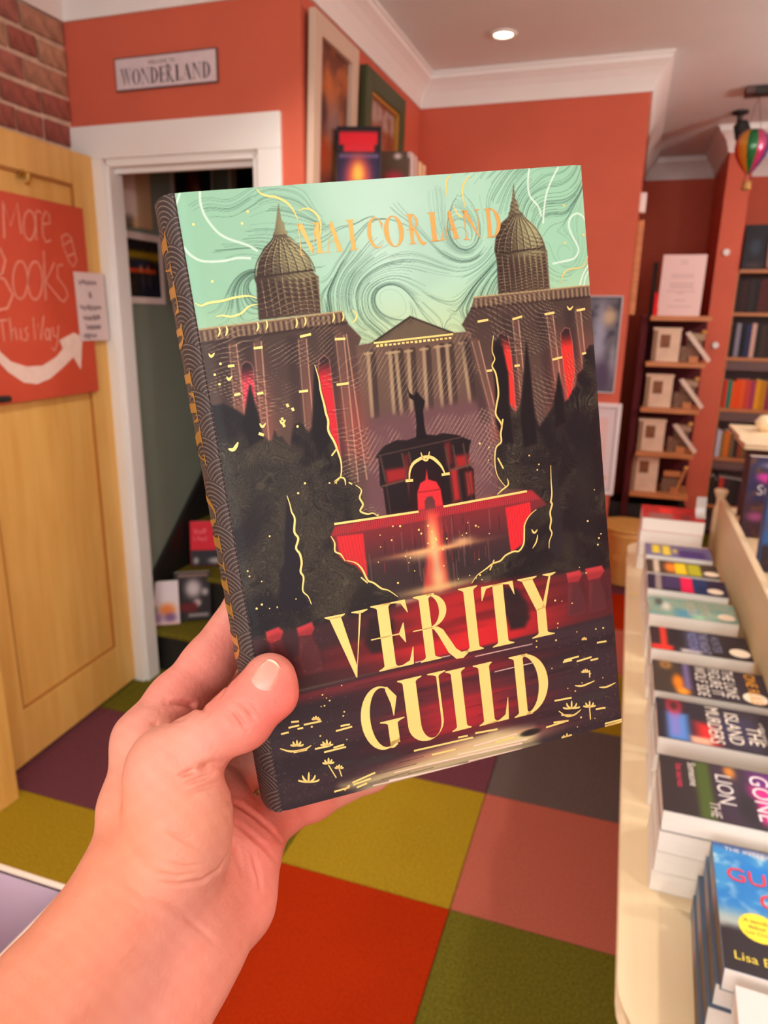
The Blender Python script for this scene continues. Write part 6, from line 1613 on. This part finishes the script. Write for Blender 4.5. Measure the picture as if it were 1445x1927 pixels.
stack('thriller titled The Island Murders', 'Island Murders thriller', 1.424, 4, .152, .234, .0375, (46, 38, 44),
      rects((0, 1, 0, 1, (46, 38, 46)), (.35, 1, .08, .24, (80, 130, 200), .06), (.2, .9, .1, .18, (120, 120, 190), .05), ('o', .16, .14, .22, .06, (226, 40, 56), 1), ('o', .16, .14, .15, .04, (70, 40, 40), 1), (.5, 1, .30, .46, (206, 40, 40), .10), (.85, 1, .25, .40, (236, 170, 140), .04), (.2, .9, .45, .75, (60, 52, 84), .12, .7), (.0, 1, .92, 1, (190, 30, 46), .02)),
      text=(('MURDERS', .006, .092, .036, (240, 224, 206), 0, .86), ('ISLAND', .018, .126, .036, (240, 224, 206), 0, .95), ('THE', .060, .160, .036, (240, 224, 206), 0), ('a chilling mystery', .040, .186, .011, (226, 214, 204), 0), ('HALE', .02, .208, .03, (210, 40, 60), 0)), seed=32)
stack('paperback with white block lettering and an orange figure', 'white lettered paperback with orange figure', 1.615, 4, .150, .230, .036, (58, 48, 44),
      rects((0, 1, 0, 1, (66, 54, 46)), (0, 1, .26, 1, (50, 40, 48), .05), ('o', .12, .12, .14, .05, (206, 140, 60), 1), ('o', .12, .12, .10, .03, (110, 76, 50), 1), ('o', .65, .22, .25, .05, (240, 130, 30), 1), ('o', .9, .26, .12, .06, (246, 150, 40), 1), (.0, .8, .28, .33, (120, 104, 150), .05)),
      text=(('WOLF SIDE', .006, .088, .034, (232, 220, 206), 0, .80), ('FIGURE IT', .006, .116, .034, (232, 220, 206), 0, .84), ('THE LONE', .006, .144, .034, (232, 220, 206), 0, .8), ('ONE RULE', .008, .190, .032, (246, 166, 36), 0, .9)), sticker=(.118, .200, .024, cream_st), seed=33)
stack('black paperback with blue grey lettering and red band', 'blue grey lettered paperback', 1.830, 3, .136, .226, .046, (46, 36, 38),
      rects((0, 1, 0, 1, (44, 36, 38)), (0, 1, .02, .08, (60, 40, 42), .02), (.0, 1, .10, .17, (206, 54, 40), .02), (.8, 1, 0, .22, (226, 50, 40), .05), (.1, .9, .36, .56, (84, 84, 124), .10, .7), (.85, 1, .30, .5, (190, 180, 176), .05)),
      text=(('FROSTLINE', .006, .088, .030, (128, 130, 170), 0, .82), ('THE NIGHT', .006, .114, .030, (138, 136, 160), 0, .8), ('HUNTER', .02, .140, .030, (118, 116, 140), 0, .8)), sticker=(.098, .200, .023, cream_st), seed=34)
stack('sage green paperback with pale lettering', 'sage green paperback', 2.060, 3, .138, .224, .045, (150, 160, 134),
      rects((0, 1, 0, 1, (140, 156, 134)), ('n', (96, 150, 150), .6, .5), ('o', .5, .2, .22, .06, (226, 214, 204), .8), ('o', .3, .12, .2, .05, (70, 66, 60), .8), (.6, 1, .3, .55, (84, 140, 160), .1), ('o', .9, .55, .14, .08, (150, 196, 156), .9)),
      text=(('WILDER', .02, .100, .03, (206, 196, 176), 0, .9), ('SHORE', .02, .135, .03, (196, 190, 170), 0, .9)), sticker=(.100, .196, .022, cream_st), seed=35)
stack('navy paperback with a bright pink panel', 'navy and pink paperback', 2.222, 3, .132, .218, .049, (44, 36, 60),
      rects((0, 1, 0, 1, (44, 36, 62)), (0, 1, .10, .18, (150, 132, 128), .02), (.0, 1, .42, .58, (226, 22, 76), .02), (0, 1, .58, .76, (32, 50, 92), .02), (0, .8, .2, .42, (78, 60, 104), .08, .7)), sticker=(.095, .185, .022, cream_st), seed=36)
stack('yellow and orange titled paperback', 'yellow and orange paperback', 2.378, 3, .128, .212, .048, (64, 50, 40),
      rects((0, 1, 0, 1, (70, 54, 42)), (0, 1, .10, .18, (206, 186, 164), .03), ('o', .5, .34, .4, .09, (244, 130, 40), 1), (.1, .95, .40, .56, (232, 196, 30), .03), (.1, .95, .58, .76, (176, 168, 30), .03)), sticker=(.090, .190, .022, cream_st), seed=37)
stack('violet paperback with two yellow initials', 'violet paperback', 2.538, 3, .132, .206, .0505, (104, 92, 130),
      rects((0, 1, 0, 1, (112, 102, 142)), (.1, .8, .10, .22, (232, 204, 50), .04), (.1, .9, .26, .38, (232, 204, 60), .04), ('o', .5, .46, .2, .04, (220, 196, 80), 1), (.4, 1, .5, .9, (72, 48, 110), .1)), seed=38)
stack('red and silver covered book at the far end', 'red and silver book', 2.900, 4, .200, .215, .050, (200, 50, 44),
      rects((0, 1, 0, 1, (206, 46, 44)), ('n', (140, 40, 40), .7, .5), ('o', .4, .4, .3, .14, (246, 60, 50), 1), (.6, 1, .1, .5, (150, 120, 110), .08, .8), ('o', .8, .7, .2, .1, (110, 60, 56), .8)), x0=.108, seed=39)
e = empty('price_holder', (.295, 2.80, .8035), label='clear curved ticket holder standing on the red books', cat='ticket holder')
MB().add([(0, -.05, .0), (0, -.02, .0), (0, -.005, .01), (0, 0, .03), (0, .004, .07)] + [(.035, -.05, .0), (.035, -.02, .0), (.035, -.005, .01), (.035, 0, .03), (.035, .004, .07)], [(i, i + 1, i + 6, i + 5) for i in range(4)]).build('clip', mat('clear_plastic', (200, 190, 184), .15, spec=.7), e).modifiers.new('t', 'SOLIDIFY').thickness = .0015

# the nearest stack lies square to the viewer, spines to the left
def guilty(p, w, h):
    p.img[:] = (60, 140, 200)
    p.put((slice(None), slice(None)), smoothstep(.45, .62, p.n2) * .85, (214, 226, 226))
    p.put((slice(None), slice(None)), smoothstep(.55, .35, p.n1) * .6, (30, 110, 190))
    y = p.Y / h
    p.put((slice(None), slice(None)), smoothstep(.93, 1.0, y) * .7, (60, 60, 110))
    p.put((slice(None), slice(None)), smoothstep(.50, .34, y) * .8, (190, 184, 164))
    p.put((slice(None), slice(None)), smoothstep(.34, .27, y + .03 * (p.n2 - .5)), (44, 36, 40))
    p.blob(.45 * w, .80 * h, .2 * w, .05 * h, (20, 120, 210), .8)


for k in range(4):
    last = k == 3
    sprt = rects((0, 1, 0, 1, (130, 120, 116)), (0, .45, 0, 1, (110, 140, 170), .06), (.15, .40, .2, .8, (176, 150, 140), .04), (.42, .46, .3, .7, (200, 60, 60), .01), (.5, 1, 0, 1, (104, 84, 70), .03))
    paperback('blue sky novel with red lettered title and yellow seal, top of the nearest stack' if last else 'copy of the blue sky novel %s the top of the nearest stack' % ('just under', 'two under', 'three under')[2 - k],
              .153, .234, .0345, (96, 110, 130), guilty if last else None, loc=(.186 - .006 * (3 - k) * .8, .792 + .004 * ((k * 7) % 3 - 1), .6005 + .0348 * k), rot=(0, 0, -.045 + .01 * (k % 2)), group=STK, seed=5, spine=sprt, nx=60, ny=90,
              text=() if not last else (('THE INTERNATIONAL', .016, .219, .0115, (226, 220, 226), 0), ('THE', .078, .193, .017, (226, 40, 50), 0), ('GUILTY', .014, .158, .038, (226, 36, 46), 0, .98), ('ONE', .052, .117, .040, (226, 36, 46), 0), ("'A terrific", .0275, .0855, .0088, (60, 50, 30), 0), ("debut'", .034, .0755, .0088, (60, 50, 30), 0), ('Lee Child', .030, .066, .0076, (150, 128, 40), 0), ('Lisa Ballantyne', .012, .018, .0185, (240, 214, 76), 0)),
              sticker=None if not last else (.047, .079, .0245, (248, 220, 50)))
# two white page blocks at the near corner: books turned with their fore edges up to the seal
for k in range(4):
    paperback('white edged paperback at the near corner of the cream table, %s' % ('lowest', 'second', 'third', 'uppermost')[k], .150, .22, .034, (220, 214, 210), loc=(.196 + .010 * (3 - k), .768, .6005 + .0343 * k), rot=(0, 0, -1.62), group=STK, plain=True)

# middle divider board and upper rack of face-out books
dv = empty('divider_board', (.383, 2.3, .6), label='cream wooden divider board running along the book table', cat='board')
prof = [(-1.45, 0), (.60, 0), (.60, .252), (.50, .258), (-1.45, .245)]
MB().prism([(a, b) for a, b in prof], 0, .020, 'x').build('board', cream_wood, dv)
MB().lathe([(.020, 0), (.020, .20), (.014, .225), (.013, .245), (.022, .268), (.026, .280), (.022, .286), (0, .287)], 16, (.006, .615, 0)).build('post', cream_wood, dv, smooth=True)
ur = empty('upper_rack', (.62, 2.45, .6), label='raised cream rack with a moulded top board behind the divider', cat='rack')
MB().box(-.205, .17, -.95, .62, .0005, .165, .004).build('plinth', cream_wood, ur)
MB().box(-.21, .175, -.955, .625, .165, .180, .003).build('shelf', cream_wood, ur)
MB().box(-.16, .17, .50, .52, .18, .475).build('back_panel', mat('plum_panel', (86, 52, 56), .6), ur)
MB().box(-.205, .17, .27, .53, .475, .497, .004).build('moulded_top', cream_wood, ur)
MB().prism([(-.228, .525), (.19, .525), (.19, .512), (.175, .497), (-.205, .497), (-.228, .514)], .25, .55, 'y').build('moulded_top', cream_wood, ur)
MB().lathe([(.015, .525), (.03, .54), (.034, .56), (.02, .58), (0, .585)], 16, (-.13, .40, 0)).build('finial', cream_wood, ur)
night = rects((0, 1, 0, 1, (56, 54, 92)), (0, 1, 0, .45, (70, 48, 60), .08), ('n', (120, 80, 50), .7, .55), ('o', .5, .90, .3, .04, (176, 180, 200), .8), ('o', .45, .72, .25, .05, (226, 70, 170), 1), ('o', .25, .76, .12, .04, (216, 70, 176), 1), ('o', .6, .40, .25, .06, (176, 150, 70), .9), ('o', .2, .26, .14, .06, (180, 90, 150), .8))
stand_book('navy hardback with pink crown and silver lettering on the upper rack, furthest', .190, .280, .050, (74, 44, 54), night, (.525, 2.66, .783), 0, -.06, text=(('Stars', .03, .150, .05, (206, 200, 206), 0),))
stand_book('blue and bronze hardback standing in the middle of the upper rack', .190, .280, .050, (60, 90, 150), rects((0, 1, 0, 1, (60, 54, 60)), (0, .3, .3, 1, (60, 110, 180), .06), ('n', (110, 70, 90), .7, .5), ('o', .4, .7, .3, .1, (150, 120, 170), .8)), (.525, 2.28, .783), 0, -.06)
stand_book('plum hardback nearest on the upper rack', .190, .280, .050, (86, 44, 56), rects((0, 1, 0, 1, (90, 46, 60)), ('n', (150, 90, 110), .7, .5)), (.525, 1.90, .783), 0, -.06)

# ------------------------------------------------------------------ left edge: low bookcase end and the lilac lined basket
lb = empty('low_bookcase', (-1.82, .95, 0), label='honey wood bookcase against the brick wall next to the open door', cat='bookcase')
MB().box(-.10, .115, .49, .515, 0, 1.2, .002).build('side_panel', wood, lb)
MB().box(-.10, .115, -.60, -.575, 0, 1.2, .002).build('side_panel', wood, lb)
MB().box(-.10, .115, -.575, .49, .0, .27, .002).build('base_cabinet', wood, lb)
for z in (.56, .88, 1.18):
    MB().box(-.10, .11, -.575, .49, z, z + .02).build('shelf', wood, lb)
MB().box(-.10, -.085, -.575, .49, .27, 1.18).build('back_panel', mat('dark_back', (70, 44, 30), .7), lb)
MB().box(.105, .118, .462, .516, 0, 1.2, .002).build('front_stile', wood, lb)
for k in range(9):
    c = [(80, 44, 34), (60, 50, 48), (110, 60, 40), (70, 36, 36)][k % 4]
    paperback('%s dark book in the low bookcase by the door, counted from the door' % ('first', 'second', 'third', 'fourth', 'fifth', 'sixth', 'seventh', 'eighth', 'ninth')[k], .14, .21, .03, c, loc=(-1.72, 1.43 - .032 * k - .03, .271), rot=(math.pi / 2, 0, math.pi), group='dark books in the low bookcase', plain=True)

bk = empty('fabric_bin', (-.83, .50, .44), label='lilac lined open bin with white woven outside and metal eyelet', cat='bin')
lil = mat('lilac_lining', (206, 180, 196), .6); rim = mat('bin_rim', (238, 214, 196), .5); wov = mat('white_weave', (226, 220, 214), .9, var=.12, scale=160, bump=.9, stretch=(1, 1, .3))
MB().box(-.145, .143, .146, .148, .005, .258).build('lining', lil, bk)
MB().box(-.145, .143, -.148, -.146, .005, .258).build('lining', lil, bk)
MB().box(.141, .143, -.146, .146, .005, .258).build('lining', lil, bk)
MB().box(-.145, -.143, -.146, .146, .005, .258).build('lining', lil, bk)
MB().box(-.145, .143, -.148, .148, .0, .005).build('bottom', lil, bk)
for b in ((-.150, .148, .148, .153), (-.150, .148, -.153, -.148)):
    MB().box(*b, 0, .252, .002).build('outer_wall', wov, bk); MB().box(b[0], b[1], b[2] - .002, b[3] + .001, .252, .262, .002).build('rim', rim, bk)
for b in ((.143, .148, -.148, .148), (-.150, -.145, -.148, .148)):
    MB().box(*b, 0, .240, .002).build('outer_wall', wov, bk); MB().box(b[0] - .002, b[1] + .001, b[2], b[3], .240, .262, .002).build('rim', rim, bk)
vs = [(.150, .0 + .012 * math.cos(a), .20 + .012 * math.sin(a)) for a in [k * math.pi / 8 for k in range(17)]]
MB().tube(vs, .0025, 6).build('eyelet', mat('dull_metal', (130, 110, 96), .4, metal=.8), bk)
sn = empty('side_stool', (-.83, .50, 0), label='low white stool under the lilac bin', cat='stool')
MB().box(-.17, .17, -.17, .17, .41, .44, .006).build('seat', white_paint, sn)
for a in (-1, 1):
    for b in (-1, 1):
        MB().box(a * .15 - .015, a * .15 + .015, b * .15 - .015, b * .15 + .015, 0, .41, .003).build('leg', white_paint, sn)
